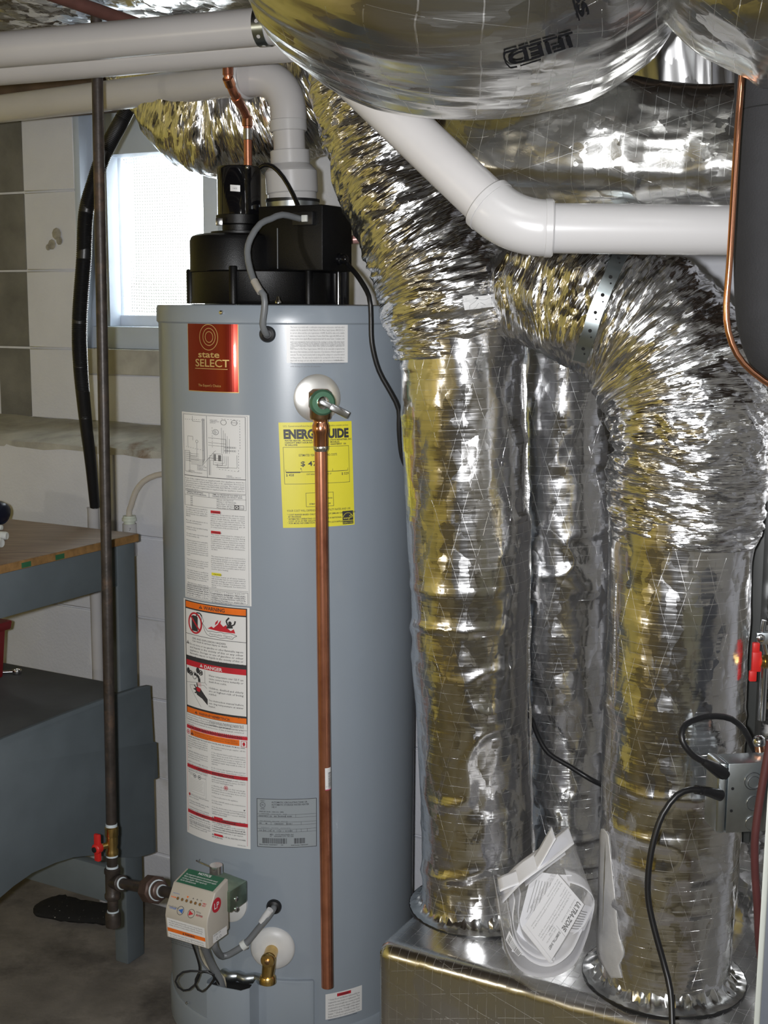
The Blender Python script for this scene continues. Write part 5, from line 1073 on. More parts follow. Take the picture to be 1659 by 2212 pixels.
WR = thing('wrench', 'steel ring spanner lying on grey shelf beside red bin', 'wrench', onz(36, 1456, zsh))
q = onz(37, 1456, zsh) + UP * .006; m = MB(); rs = []
for i in range(24):
    a = 2 * math.pi * i / 24; d_ = Vector((math.cos(a), math.sin(a), 0)); rs.append([q + d_ * .011 + UP * b for b in (-.005, .005)][::1] + [q + d_ * .0065 + UP * b for b in (.005, -.005)])
m.rings(rs, closed=True); m.build('ring_end', M['steel'], WR, .001)
MB().tube([q + (-E * .75 - N * .66) * .010, q + (-E * .75 - N * .66) * .16], .0042, 12).build('shaft', M['steel'], WR)
# black strip on the floor
def slug():
    P = [(84, 1962), (130, 1972), (170, 1980), (215, 1984), (262, 1992)]; rs = []; rng = random.Random(4); pts = spline([onz(x, y, 0.0) for x, y in P], .008)
    for i, p in enumerate(pts):
        t = (pts[min(i + 1, len(pts) - 1)] - pts[max(i - 1, 0)]).normalized(); sd = UP.cross(t).normalized(); e = min(1, (i + .3) / 4, (len(pts) - .7 - i) / 3 + .3); wd = (.060 - .016 * i / len(pts)) * e ** .5
        rs.append([p + sd * wd * math.cos(a) * (1 + rng.uniform(-.05, .05)) + UP * (.014 + .014 * e * math.sin(a) * (1 + rng.uniform(-.15, .15))) for a in [2 * math.pi * j / 16 for j in range(16)]])
    t = NT('speckled_foam'); n = t.noise(t.geo(), 130, 2); t.set(Base_Color=t.ramp(n.outputs[0], [(.70, (0.007, 0.007, 0.007)), (.745, (0.30, 0.29, 0.27))]), Roughness=.9)
    o = MB().rings(rs).build('foam_strip', t.mat); tag(o, 'flat black speckled foam strip lying on concrete under gas pipe', 'foam')
slug()
# ------------------------------------------------------------------ foil ducts
foils = 'foil wrapped ducts'
def col_axis(px0, py0, px1, py1, Y): return at(px0, py0, Y), at(px1, py1, Y)
# plenum the risers stand on
pc = at(808, 2036, 2.055); PZ = pc.z - .002
pl_ = atz(806, 2036, PZ); pk = sw(pl_)
def plenum():
    t = bmesh.new(); L, Dp, Hh_, r = 1.15, .585, PZ, .028
    nx, nr = 120, 10
    prof = [(0.0, 0.02), (0.0, .15), (0.0, .28)] + [(r - r * math.cos(math.pi / 2 * i / nr), Hh_ - r + r * math.sin(math.pi / 2 * i / nr)) for i in range(nr + 1)] + [(r + (Dp - 2 * r) * i / 24, Hh_) for i in range(1, 25)] + [(Dp, Hh_ - r), (Dp, .02)]
    ds = [0]
    for a, b in zip(prof, prof[1:]): ds.append(ds[-1] + math.hypot(a[0] - b[0], a[1] - b[1]))
    X = np.linspace(0, L, nx); V_, UVc = [], []
    for i, x in enumerate(X):
        e = max(0, 1 - x / r) if x < r else 0; ins = r - r * math.sqrt(max(0, 1 - e * e))
        for j, (c, z) in enumerate(prof):
            cc = min(max(c, ins), Dp - ins); zz = z - ins if z > Hh_ - .06 else z
            n1 = float(fb(np.array([x * 12]), np.array([ds[j] * 12]), 3)[0]) * .0022
            V_.append(W(pk.x + x - (n1 if i == 0 else 0), pk.y + cc - n1, zz + n1 * .6)); UVc.append((ds[j], x))
    n = len(prof); fc = [(i * n + j, (i + 1) * n + j, (i + 1) * n + j + 1, i * n + j + 1) for i in range(nx - 1) for j in range(n - 1)]
    fc += [tuple(range(n)), tuple(reversed(range((nx - 1) * n, nx * n)))]
    me = bpy.data.meshes.new('supply_plenum'); org = Vector((pl_.x, pl_.y, 0)); me.from_pydata([v - org for v in V_], [], fc)
    uvl = me.uv_layers.new(name='UVMap'); li = np.zeros(len(me.loops), dtype=np.int32); me.loops.foreach_get('vertex_index', li); uvl.data.foreach_set('uv', np.array(UVc, np.float32)[li].ravel())
    me.polygons.foreach_set('use_smooth', [True] * len(me.polygons)); me.set_sharp_from_angle(angle=R_(60)); o = link('supply_plenum', me, [M['foilbox']], None, org); t.free()
    return tag(o, 'low foil wrapped box the silver risers stand on', 'duct box')
plenum()
M['collarfoil'] = plain('collar_foil', (0.78, 0.79, 0.78), 0.2, 1.0, var=0.05)
def collar(name_parent, c, r, z):
    rg_ = random.Random(int(r * 1e5)); m = MB(); rs = []; n = 120
    for rr, hh, jt in ((-.006, .030, .003), (.002, .018, .005), (.008, .008, .005), (.018, .005, .002), (.024, .003, .001), (.024, -.002, 0)):
        rs.append([Vector((c.x, c.y, z + hh + rg_.uniform(-jt, jt) * .5)) + Vector((math.cos(a), math.sin(a), 0)) * (r + rr + rg_.uniform(-jt, jt)) for a in [2 * math.pi * i / n for i in range(n)]])
    m.rings(rs, 0, False, False).build('start_collar', M['collarfoil'], name_parent, ang=50)
    MB().lathe([(r + .0235, -.003), (r + .0258, -.003), (r + .0258, .0022), (r + .0235, .0022)], Vector((c.x, c.y, z)), n=64, cap0=False, cap1=False).build('collar_gasket', M['rub'], name_parent)
# riser A with its gathered top
A = thing('riser_duct', 'left silver foil riser duct standing beside grey water heater', 'duct', at(1030, 2000, 2.2), foils)
YA = 2.20
a0, a1 = at(1033, 2010, YA), at(996, 690, YA); a0.z = PZ - .002; ra = 131 * pxm(at(1010, 1300, YA))
sweep('straight_run', [(a0, ra * .93), (a0.lerp(a1, .03), ra * .95), (a0.lerp(a1, .25), ra * .93), (a0.lerp(a1, .6), ra * .985), (a0.lerp(a1, .85), ra), (a1, ra * .98)], M['foilcol'], d_riser(1.0), 190, .0045, A)
sweep('gathered_top', [(at(994, 765, YA), ra * .985), (at(990, 715, YA), ra * 1.03), (at(975, 655, YA), ra * 1.10), (at(950, 575, YA + .01), ra * 1.04), (at(888, 465, YA + .03), ra * .93), (at(838, 350, YA + .06), ra * .90), (at(800, 235, YA + .08), ra * .80), (at(768, 130, YA + .10), ra * .75), (at(740, 30, YA + .14), ra * .75)], M['foilflex'], d_flex(2.0), 220, .0030, A)
collar(A, a0, ra * .95, PZ)
def seam(parent, path, wd, mat='tape_foil'):
    m = MB(); rs = []
    P = spline(path, .02)
    for i, p in enumerate(P):
        t = (P[min(i + 1, len(P) - 1)] - P[max(i - 1, 0)]).normalized(); out = (EYE - p); out = (out - t * out.dot(t)).normalized(); sd = t.cross(out); j = .0014 * math.sin(i * 1.7) + .001 * math.sin(i * .6)
        rs.append([p - sd * wd + out * .0, p + sd * (wd + j) + out * .001, p + sd * (wd + j) + out * .0022, p - sd * wd + out * .0022])
    return m.rings(rs).build('lap_seam', M[mat], parent)
M['tape_foil'] = plain('seam_foil', (0.80, 0.80, 0.80), 0.25, 1.0, var=0.06, scale=60, bump=0.4, bscale=120)
er = Vector((1, 0, 0))
seam(A, [a0.lerp(a1, t) + er * ra * (.975 if t > .5 else .94) + Vector((0, -ra * .20, 0)) for t in (.04, .2, .4, .6, .8, .93)], .0018)
# riser B between and behind
Bd = thing('riser_duct', 'middle silver riser duct half hidden between two nearer ones', 'duct', at(1215, 1900, 2.4), foils)
YB = 2.40; b0, b1 = at(1218, 1900, YB), at(1206, 640, YB); b0.z = PZ - .002; rbb = 118 * pxm(at(1212, 1300, YB))
sweep('straight_run', [(b0, rbb), (b0.lerp(b1, .3), rbb), (b0.lerp(b1, .7), rbb), (b1, rbb)], M['foilcol'], d_riser(21.0, 1.1), 170, .005, Bd)
# riser C with its gathered elbow
Cc = thing('riser_duct', 'right silver riser duct with fat gathered elbow on top', 'duct', at(1450, 2130, 1.96), foils)
YC = 1.955; c0, c1 = at(1432, 2140, YC), at(1470, 1150, YC); c0.z = PZ - .002; rc = 149 * pxm(at(1450, 1600, YC))
sweep('straight_run', [(c0, rc * .95), (c0.lerp(c1, .05), rc * .97), (c0.lerp(c1, .35), rc * 1.02), (c0.lerp(c1, .7), rc * 1.0), (c1, rc * 1.0), (at(1472, 1110, YC), rc * 1.0)], M['foilcol'], d_riser(31.0, 1.0), 200, .0045, Cc)
sweep('gathered_elbow', [(at(1474, 1165, YC), rc * .99), (at(1478, 1110, YC), rc * 1.03), (at(1484, 1030, YC), rc * 1.06), (at(1488, 930, YC), rc * 1.08), (at(1470, 820, YC + .02), rc * 1.12), (at(1405, 722, YC + .05), rc * 1.05), (at(1310, 668, YC + .08), rc * .94), (at(1230, 634, YC + .13), rc * .93), (at(1172, 610, YC + .17), rc * .88), (at(1135, 596, YC + .20), rc * .66), (at(1112, 588, YC + .22), rc * .30)], M['foilflex'], d_flex(32.0, 1.05), 230, .0030, Cc)
collar(Cc, c0, rc * .97, PZ)
# torn white backing on riser C near the papers, and strip of taped lap
seam(Cc, [c0.lerp(c1, t) - er * rc * (.93 if t > .4 else .97) + Vector((0, -rc * .30, 0)) for t in (.10, .3, .5, .7, .9)], .0022)
tC = bvh(bpy.data.objects[[c.name for c in Cc.children if c.name.startswith('straight_run')][0]])
tA = bvh(bpy.data.objects[[c.name for c in A.children if c.name.startswith('gathered_top')][0]])
tE = bvh(bpy.data.objects[[c.name for c in Cc.children if c.name.startswith('gathered_elbow')][0]])
def draped(name, tree, rows, mat, parent, lift=.0015, sub=6):
    """rows of (left px, right px, y): a thin skin lying on a foil surface"""
    m = MB(); rs = []; ys = np.linspace(rows[0][2], rows[-1][2], len(rows) * sub)
    for y in ys:
        l = np.interp(y, [r[2] for r in rows], [r[0] for r in rows]); r = np.interp(y, [q[2] for q in rows], [q[1] for q in rows])
        pts = [onto(tree, l + (r - l) * i / 8, y, lift) for i in range(9)]
        if all(p is not None for p in pts): rs.append(pts)
    if len(rs) < 2: return
    vs = [p for r in rs for p in r]; m.add(vs, [(i * 9 + j, i * 9 + j + 1, (i + 1) * 9 + j + 1, (i + 1) * 9 + j) for i in range(len(rs) - 1) for j in range(8)])
    o = m.build(name, M[mat], parent); sm = o.modifiers.new('thick', 'SOLIDIFY'); sm.thickness = .0006; return o
M['backing'] = plain('white_backing', (0.56, 0.555, 0.55), 0.42, 0.35, var=0.08, scale=40, bump=0.5, bscale=90)
draped('torn_backing', tC, [(1300, 1306, 1790), (1292, 1335, 1830), (1289, 1332, 1900), (1288, 1352, 1978), (1289, 1333, 2000), (1291, 1350, 2060), (1303, 1338, 2085), (1320, 1345, 2112)], 'backing', Cc)
# size tag on riser A
def on_foil(tree, p00, p10, p01, sheet, name, parent, lift=.002):
    """sheet's lower left, lower right and upper left corners as pixels; draped on the foil"""
    p00, p10, p01 = Vector(p00), Vector(p10), Vector(p01)
    def f(x, y, l):
        q = p00 + (p10 - p00) * (x / sheet.w) + (p01 - p00) * (y / sheet.h); h = onto(tree, q.x, q.y, lift + l)
        return h if h is not None else at(q.x, q.y, 2.0)
    return sheet.build(name, f, parent)
s = Sheet(.06, .027, None); s.rect(0, 0, s.w, s.h, 'paper', 0, 20, 8); s.text('9', .026, .016, .013, 'ink', 2, 'c', .01); s.text('Ref', .019, .0165, .0035, 'ink2', 2); s.text('TOP', .002, .022, .0025, 'ink2', 2); s.text('REAR', .052, .0235, .0025, 'ink2', 2)
s.path([(.009, .001), (.010, .008), (.020, .012), (.026, .017), (.034, .014), (.040, .014), (.051, .018), (.050, .004)], .0005, 'ink2', 2); s.path([(.016, .001), (.026, .008), (.032, .001)], .0005, 'ink2', 2); s.path([(.030, .009), (.038, .007)], .0008, 'ink2', 2)
on_foil(tA, (1002, 667), (1070, 660), (998, 641), s, 'size_tag', A, .005)
# strap over the elbow
ST = thing('duct_strap', 'galvanized perforated strap slanting across gathered silver elbow', 'strap', at(1290, 680, 1.85))
m = MB(); HL = []; rs = []
sp0, sp1 = Vector((1342, 548)), Vector((1256, 775)); st_pts = []
for i in range(26):
    q = sp0.lerp(sp1, i / 25) + Vector((-6 * math.sin(math.pi * i / 25), 0)); h = onto(tE, q.x, q.y, .0025); st_pts.append(h if h is not None else at(q.x, q.y, 1.9))
for it in range(3): st_pts = [st_pts[0]] + [(a + b * 2 + c) / 4 for a, b, c in zip(st_pts, st_pts[1:], st_pts[2:])] + [st_pts[-1]]
for i, p in enumerate(st_pts):
    t = (st_pts[min(i + 1, 25)] - st_pts[max(i - 1, 0)]).normalized(); out = (EYE - p); out = (out - t * out.dot(t)).normalized(); p = p + out * .004; sd = t.cross(out) * .0105
    rs.append([p - sd, p + sd, p + sd + out * .0012, p - sd + out * .0012])
    if i % 4 == 2:
        HL.append((p + out * .001, p + out * .0016, .0028))
        HL.append((p + out * .001 + t * .009 - sd * .4, p + out * .0016 + t * .009 - sd * .4, .0014))
bnd = m.rings(rs).build('band', M['strap'], ST)
for a, b, r in HL: MB().cyl(a, b, r, 12).build('band_hole', M['hole'], bnd)
# upper left gathered duct before the window
FD = thing('branch_duct', 'dark crumpled foil duct hanging before window top', 'duct', at(430, 300, 2.72), foils)
sweep('gathered_sleeve', [(at(236, 158, 2.86), .012), (at(275, 165, 2.85), .035), (at(340, 200, 2.80), .065), (at(420, 245, 2.74), .105), (at(505, 260, 2.72), .115), (at(600, 235, 2.70), .115), (at(690, 190, 2.68), .11), (at(760, 150, 2.62), .10)], M['foilflex'], d_flex(41.0, 1.2, 6, 45), 180, .004, FD, ref=(0, .3, 1))
# overhead ducts
DD = thing('trunk_duct', 'huge foil wrapped duct overhead with upside down printing', 'duct', at(1000, 60, 1.62), foils)
def d_wrap(sd, a=1.0):
    def f(u, v): return a * (fb(u * 5, v * 4, sd) * .008 + np.maximum(0, rg(u * 5, v * 9 + fb(u * 4, v * 4, sd + 5), sd + 1) - .5) * .009 + np.maximum(0, rg(u * 24 + fb(u * 6, v * 6, sd + 7) * .8, v * 4.5, sd + 3) - .15) * .0035 + rg(u * 60, v * 16, sd + 4) * .0010 + fb(u * 30, v * 14, sd + 2) * .0012)
    return f
YD = 1.58; kd = pxm(at(1000, 60, YD))
sweep('wrapped_body', [(at(628, -262, YD + .1), 60 * kd, .05), (at(672, -245, YD + .09), 205 * kd, .14), (at(735, -220, YD + .07), 315 * kd, .22), (at(820, -180, YD + .05), 366 * kd, .26), (at(900, -155, YD + .02), 380 * kd, .28), (at(1000, -145, YD), 383 * kd, .29), (at(1100, -150, YD), 382 * kd, .29), (at(1190, -165, YD), 368 * kd, .28), (at(1250, -188, YD), 340 * kd, .25), (at(1295, -222, YD), 275 * kd, .19), (at(1312, -245, YD), 165 * kd, .11)], M['foiltop'], d_wrap(51.0), 420, .004, DD, ref=(0, 1, .2))
o_d = [c for c in DD.children][0]; tD = bvh(o_d)
M['stamp'] = plain('stamp_ink', (0.006, 0.006, 0.007), 0.85, spec=0.08)
s = Sheet(.30, .048, None)
def dash_text():
    t_ = s
    t_.text('IFIED', .288, .008, .046, 'stamp', 1, 'r', .02, .245, 3)
    for a, b in ((.296, .245), (.238, .20), (.194, .15), (.144, .09), (.084, .03)): t_.line((a, 0), (b, 0), .0062, 'stamp', 1)
    t_.path([(.292, .001), (.301, .012), (.298, .030), (.288, .044), (.262, .047)], .005, 'stamp', 1); t_.line((.25, .047), (.17, .047), .004, 'stamp', 1)
dash_text()
on_foil(tD, (1252, 62), (1086, 112), (1262, 97), s, 'printed_marking', DD, .0015)
s = Sheet(.12, .05, None); s.text('SS', .06, .006, .05, 'stamp', 1, 'c', .02, .10, 3); s.line((0, 0), (.12, 0), .005, 'stamp', 1); on_foil(tD, (1232, -26), (1250, 42), (1262, -34), s, 'printed_marking', DD, .0015)
PD = thing('pleated_duct', 'dark pleated foil duct rising behind copper line at upper right', 'duct', at(1450, 250, 1.92), foils)
kv = pxm(at(1460, 100, 1.90))
sweep('pleated_skin', [(at(1460, -160, 1.90), 118 * kv, .10), (at(1460, 0, 1.90), 118 * kv, .10), (at(1464, 120, 1.90), 118 * kv, .10), (at(1468, 210, 1.90), 118 * kv, .10), (at(1472, 330, 1.90), 118 * kv, .10)], M['foilpleat'], lambda u, v: rg(u * 34, v * 3, 61.0) * .006 + rg(u * 70, v * 4, 62.0) * .0025 + np.clip(v - .30, 0, 1) * rg(u * 30, v * 40, 63.0) * .05, 260, .005, PD, ref=(0, 1, 0))
ED = thing('trunk_duct', 'lower foil wrapped duct just above level white pipe', 'duct', at(1330, 430, 1.82), foils)
ke = pxm(at(1300, 330, 1.80))
sweep('wrapped_body', [(at(975, 262, 1.90), 52 * ke, .06), (at(1020, 300, 1.88), 92 * ke, .08), (at(1080, 318, 1.86), 112 * ke, .09), (at(1200, 326, 1.83), 118 * ke, .10), (at(1350, 330, 1.80), 118 * ke, .10), (at(1500, 334, 1.77), 116 * ke, .10), (at(1640, 338, 1.74), 112 * ke, .10)], M['foiltop'], d_wrap(71.0, 1.0), 260, .004, ED, ref=(0, 1, -.15), sq=4.5)
TD = thing('trunk_duct', 'foil wrapped duct corner bulging in at top right', 'duct', at(1660, 100, 1.42), foils)
kt = pxm(at(1640, 20, 1.42))
sweep('wrapped_body', [(at(1440, -150, 1.46), 40 * kt, .04), (at(1500, -95, 1.45), 120 * kt, .08), (at(1590, -50, 1.42), 165 * kt, .11), (at(1700, -20, 1.40), 190 * kt, .13), (at(1850, 10, 1.38), 200 * kt, .14)], M['foiltop'], d_wrap(81.0, .9), 280, .004, TD, ref=(0, 1, 0))
# foil faced insulation between the joists, upper left
FI = MB(); q = [at(-80, 60, 2.55), at(60, 40, 2.5), at(300, -5, 2.45), at(330, -60, 2.4), at(-80, -60, 2.4)]
def sheetfoil(name, pts_rows, mat, label, cat):
    n = len(pts_rows[0]); V_ = [p for r in pts_rows for p in r]; fc = [(i * n + j, i * n + j + 1, (i + 1) * n + j + 1, (i + 1) * n + j) for i in range(len(pts_rows) - 1) for j in range(n - 1)]
    org = V_[0]; me = bpy.data.meshes.new(name); me.from_pydata([v - org for v in V_], [], fc); uvl = me.uv_layers.new(name='UVMap'); li = np.zeros(len(me.loops), dtype=np.int32); me.loops.foreach_get('vertex_index', li)
    uvl.data.foreach_set('uv', np.array([(v.dot(E), v.dot(N) + v.z) for v in V_], np.float32)[li].ravel()); me.polygons.foreach_set('use_smooth', [True] * len(me.polygons)); o = link(name, me, [M[mat]], None, org)
    sm = o.modifiers.new('thick', 'SOLIDIFY'); sm.thickness = .004; return tag(o, label, cat)
rows = []
for i in range(50):
    r = []
    for j in range(30):
        s_, c_ = -2.6 + 1.7 * i / 49, 1.86 + .74 * j / 29
        r.append(W(s_, c_, 2.098 - .02 * math.sin(math.pi * j / 29) + .006 * float(vn(np.array([s_ * 14]), np.array([c_ * 14]), 0, 4)[0]) + .004 * float(rg(np.array([s_ * 30]), np.array([c_ * 22]), 8)[0])))
    rows.append(r)
sheetfoil('insulation_sheet', rows, 'foilrag', 'crumpled foil insulation stapled below joists at upper left', 'insulation')
o = MB().tube([at(60, -30, 2.32), at(180, 12, 2.40), at(290, 50, 2.48), at(420, 95, 2.56)], .012, 14, step=.08).build('iron_pipe', plain('rusty_pipe', (0.11, 0.045, 0.035), 0.6, var=0.2)); tag(o, 'rusty brown iron pipe slanting under ceiling at upper left', 'pipe')

# ------------------------------------------------------------------ furnace side at the right
IL = thing('insulated_line', 'fat black foam insulated refrigerant line at right edge', 'pipe', at(1660, 800, 1.50))
MB().tube([at(1672, 20, 1.52), at(1670, 200, 1.515), at(1668, 400, 1.51), at(1668, 600, 1.505), at(1676, 700, 1.50), at(1706, 770, 1.50), at(1760, 800, 1.50), at(1840, 805, 1.50)], .0425, 36).build('foam_sleeve', M['foam'], IL)
m = MB(); q = at(1670, 240, 1.513); MB().lathe([(.0430, -.0006), (.0433, 0), (.0430, .0006)], q, at(1670, 200, 1.515) - at(1668, 400, 1.51), 40).build('sleeve_joint', M['hole'], IL)
o = MB().tube([at(1606, 60, 1.46), at(1603, 150, 1.455), at(1592, 300, 1.45), at(1583, 450, 1.445), at(1575, 580, 1.44), at(1569, 660, 1.44), at(1573, 715, 1.44), at(1592, 765, 1.44), at(1625, 803, 1.44), at(1680, 840, 1.44), at(1760, 870, 1.44)], .0037, 16).build('copper_line', M['copper2']); tag(o, 'thin bright copper line curving beside black insulated line', 'pipe')
FW = thing('furnace_duct', 'foil covered furnace casing at the right edge behind valve', 'duct box', at(1700, 2200, 2.15))
def fwall():
    rows = []
    p = at(1560, 1600, 2.17)
    for i in range(40):
        r = []
        for j in range(90):
            s_ = .45 * i / 39; z_ = .30 + 1.25 * j / 89; nz = .005 * float(fb(np.array([s_ * 14]), np.array([z_ * 12]), 6)[0]) + .003 * float(rg(np.array([s_ * 20]), np.array([z_ * 26]), 7)[0])
            r.append(Vector((p.x, p.y, z_)) + E * s_ - N * nz)
        rows.append(r)
    o = sheetfoil('casing_face', rows, 'foilrag', 'x', 'x'); del o['label'], o['category']; off = ORG[o.name]; o.parent = FW; o.location = off - ORG[FW.name]
fwall()
pp = at(1604, 1300, 2.03); dk = MB()
dk.box((0, 0, zpx(1604, 1815, 2.03)), (.030, .045, zpx(1604, 830, 2.03)), Matrix.Translation((pp.x, pp.y, 0)) @ WM)
o = dk.build('furnace_post', M['cab'], None, .002); tag(o, 'dark grey upright sheet metal post beside right riser', 'post')
CL = thing('pipe_clamp', 'small steel clamp with screw above red valve', 'clamp', at(1650, 1378, 1.93))
q = at(1634, 1378, 1.93); MB().box((-.001, -.006, -.0095), (.050, .004, .0095), Matrix.Translation(q)).build('plate', M['galv'], CL, .0015); q2 = at(1643, 1379, 1.922); MB().lathe([(.0068, 0), (.0068, .002), (.004, .004)], q2, (0, -1, 0), 20).build('screw', M['steel'], CL)
MB().tube([at(1651, 1340, 1.93), at(1647, 1364, 1.93), at(1652, 1400, 1.93), at(1656, 1420, 1.93)], .004, 10).build('bracket_wire', M['steel'], CL)
RV = thing('red_valve', 'small valve with bright red handle at right edge', 'valve', at(1645, 1432, 1.90))
q = at(1634, 1430, 1.885)
m = MB(); zc = lambda y: zpx(1634, y, 1.885) - q.z
m.hexa([q + Vector((a, b, c)) for c in (zc(1473), zc(1450)) for a, b in ((-.009, 0), (.002, 0), (.002, .008), (-.009, .008))]); m.hexa([q + Vector((a, b, c)) for c in (zc(1452), zc(1408)) for a, b in ((-.006, 0), (.008, 0), (.008, .008), (-.006, .008))]); m.hexa([q + Vector((a, b, c)) for c in (zc(1412), zc(1389)) for a, b in ((-.006, 0), (.0045, 0), (.0045, .008), (-.006, .008))])
m.build('handle', M['red'], RV, .0018); MB().cyl(q + Vector((.006, .004, 0)), q + Vector((.055, .012, -.006)), .0085, 20).build('body', M['brass'], RV); MB().lathe([(.011, 0), (.011, .006)], q + Vector((.012, .005, -.001)), (1, .1, 0), 6).build('nut', M['brass'], RV)
MB().lathe([(.006, -.09), (.006, .0)], q + Vector((.016, .012, -.004)), (0, 0, 1), 14).build('side_tube', M['steel'], RV)
# steel junction box with cover plate on its left
JB = thing('junction_box', 'galvanized steel junction box with round knockouts and two plugs', 'junction box', at(1610, 1790, 1.74))
JY = 1.755; j0, j1 = at(1574, 1650, JY), at(1566, 1800, JY); jt, jb = j0.z, j1.z
jm = Matrix.Translation((at(1571, 1725, JY).x, JY, 0)) @ Matrix.Rotation(R_(8), 4, 'Z')
MB().box((0, 0, jb), (.105, .042, jt), jm).build('box', M['galv'], JB, .0015); jbox = bpy.data.objects['box']
for px, py, r in ((1630, 1690, .0135), (1632, 1738, .0115), (1629, 1782, .0115)):
    k = jm.inverted() @ at(px, py, JY); MB().rings([[jm @ Vector((k.x + math.cos(a) * r * f_, -h_, k.z + math.sin(a) * r * f_)) for a in [2 * math.pi * i / 32 for i in range(32)]] for f_, h_ in ((1.0, .0002), (.97, .0014), (.91, .0014), (.88, .0002))], 0, False, False).build('knockout', M['steel'], jbox)
MB().rings([[jm @ Vector((math.cos(a) * .0095 * f_ + (jm.inverted() @ at(1632, 1693, JY)).x, -h_, (jm.inverted() @ at(1632, 1693, JY)).z + math.sin(a) * .0095 * f_)) for a in [2 * math.pi * i / 32 for i in range(32)]] for f_, h_ in ((1.0, .0002), (.97, .0014), (.91, .0014), (.88, .0002))], 0, False, False).build('knockout', M['steel'], jbox)
for px, py in ((1583, 1704), (1580, 1752)):
    k = jm.inverted() @ at(px, py, JY); MB().cyl(jm @ Vector((k.x, -.0002, k.z)), jm @ Vector((k.x, -.0008, k.z)), .0022, 14).build('screw_hole', M['hole'], jbox)
cp = [(-.014, .003, jb + .020), (-.014, .003, jt - .020), (-.010, .004, jt - .008), (-.002, .010, jt + .001), (-.001, .030, jt + .009), (-.001, .050, jt + .009), (-.002, .050, jb - .002), (-.003, .006, jb + .001), (-.010, .004, jb + .010)]
MB().prism([jm @ Vector((-.001, b, c)) for b, c in ((0, jb - .001), (.046, jb - .001), (.046, jt + .001), (0, jt + .001))], (jm.to_3x3() @ Vector((-.0125, .004, 0)))).build('cover_plate', M['galv'], JB, .004, seg=3)
q = at(1640, 1602, 1.80); MB().ball(q, .0095, 16).build('box_screw', M['steel'], JB); MB().cyl(q, q + Vector((.002, .0, -.014)), .0075, 14).build('ground_screw', M['copper2'], JB)
# two plugs and cords
C2_ = thing('appliance_cord', 'lower black cord hanging from junction box to the floor', 'cord', at(1440, 2000, 1.72))
pq = at(1551, 1716, 1.745)
m = MB().tube([at(1556, 1718, 1.755), at(1530, 1710, 1.745), at(1508, 1706, 1.738)], lambda t: .0085 - .0028 * t, 14); m.build('plug', M['rub'], C2_)
rs_ = MB()
for i in range(4): rs_.lathe([(.0062, -.0014), (.0066, 0), (.0062, .0014)], at(1516 - i * 4, 1707.5 - i * .6, 1.740), at(1508, 1706, 1.738) - at(1530, 1710, 1.745), 14)
rs_.build('strain_relief', M['rub'], C2_)
MB().tube([at(1510, 1706, 1.738), at(1490, 1706, 1.735), at(1462, 1718, 1.73), at(1432, 1758, 1.725), at(1412, 1815, 1.72), at(1401, 1880, 1.715), at(1400, 1940, 1.71), at(1413, 2005, 1.70), at(1435, 2085, 1.685), at(1448, 2140, 1.67), at(1452, 2212, 1.65), at(1452, 2300, 1.62)], .0044, 12).build('cord_sheath', M['rub'], C2_)
C3_ = thing('appliance_cord', 'upper looping black cord plugged into junction box', 'cord', at(1500, 1600, 1.76))
m = MB().tube([at(1562, 1668, 1.765), at(1545, 1660, 1.755), at(1528, 1650, 1.75), at(1518, 1645, 1.748)], lambda t: .0125 - .0075 * t ** .7, 14); m.build('plug', M['rub'], C3_)
MB().tube([at(1520, 1645, 1.748), at(1500, 1634, 1.745), at(1480, 1612, 1.745), at(1472, 1588, 1.75), at(1480, 1566, 1.76), at(1508, 1552, 1.775), at(1545, 1547, 1.79), at(1580, 1553, 1.80), at(1606, 1575, 1.81), at(1622, 1606, 1.82), at(1640, 1640, 1.85)], .0046, 12).build('cord_sheath', M['rub'], C3_)
o = MB().tube([at(1664, 1600, 1.66), at(1655, 1650, 1.66), at(1641, 1730, 1.66), at(1631, 1810, 1.66), at(1631, 1880, 1.665), at(1636, 1960, 1.67), at(1640, 2040, 1.68), at(1652, 2120, 1.70)], .0055, 14).build('red_hose', M['hose']); tag(o, 'dull red rubber hose hanging in front of junction box', 'hose')
GC = thing('furnace_cabinet', 'grey cabinet edge cutting in at lower right corner', 'cabinet', at(1670, 2212, 1.30))
e0_, e1_ = at(1662, 1640, 1.36), at(1624, 2270, 1.30)
we = Vector((.0065, 0, 0)); bk = Vector((.16, .30, 0))
MB().hexa([e1_, e1_ + we, e1_ + we + bk, e1_ + bk, e0_, e0_ + we, e0_ + we + bk, e0_ + bk]).build('edge_trim', M['cabedge'], GC, .0015)
MB().hexa([p_ + q_ for p_ in (e1_, e0_) for q_ in (we + Vector((0, .003, 0)), Vector((.40, .003, 0)), Vector((.40, .30, 0)), we + bk)]).build('door_panel', M['cabface'], GC, .0015)

# ------------------------------------------------------------------ bag of papers between the risers
YP = 1.90
def curl(name, pts, depth, mat, label=None, wave=0.0, parent=None, marks=None):
    """a sheet bent along a run of pixels; depth is its width away from the viewer"""
    P = spline([at(x, y, Y) for x, y, Y in pts], .008); m = MB(); rs = []
    for i, p in enumerate(P): rs.append([p + Vector((0, depth * j / 6, wave * math.sin(j * .9 + i * .15))) for j in range(7)])
    vs = [q for r in rs for q in r]; m.add(vs, [(i * 7 + j, i * 7 + j + 1, (i + 1) * 7 + j + 1, (i + 1) * 7 + j) for i in range(len(rs) - 1) for j in range(6)])
    o = m.build(name, M[{'paper': 'whitepaper'}.get(mat, mat)], parent); sm = o.modifiers.new('thick', 'SOLIDIFY'); sm.thickness = .0007; return o
BK = thing('leaflet_roll', 'curled white leaflets stuffed in clear bag between risers', 'papers', at(1180, 2090, YP))
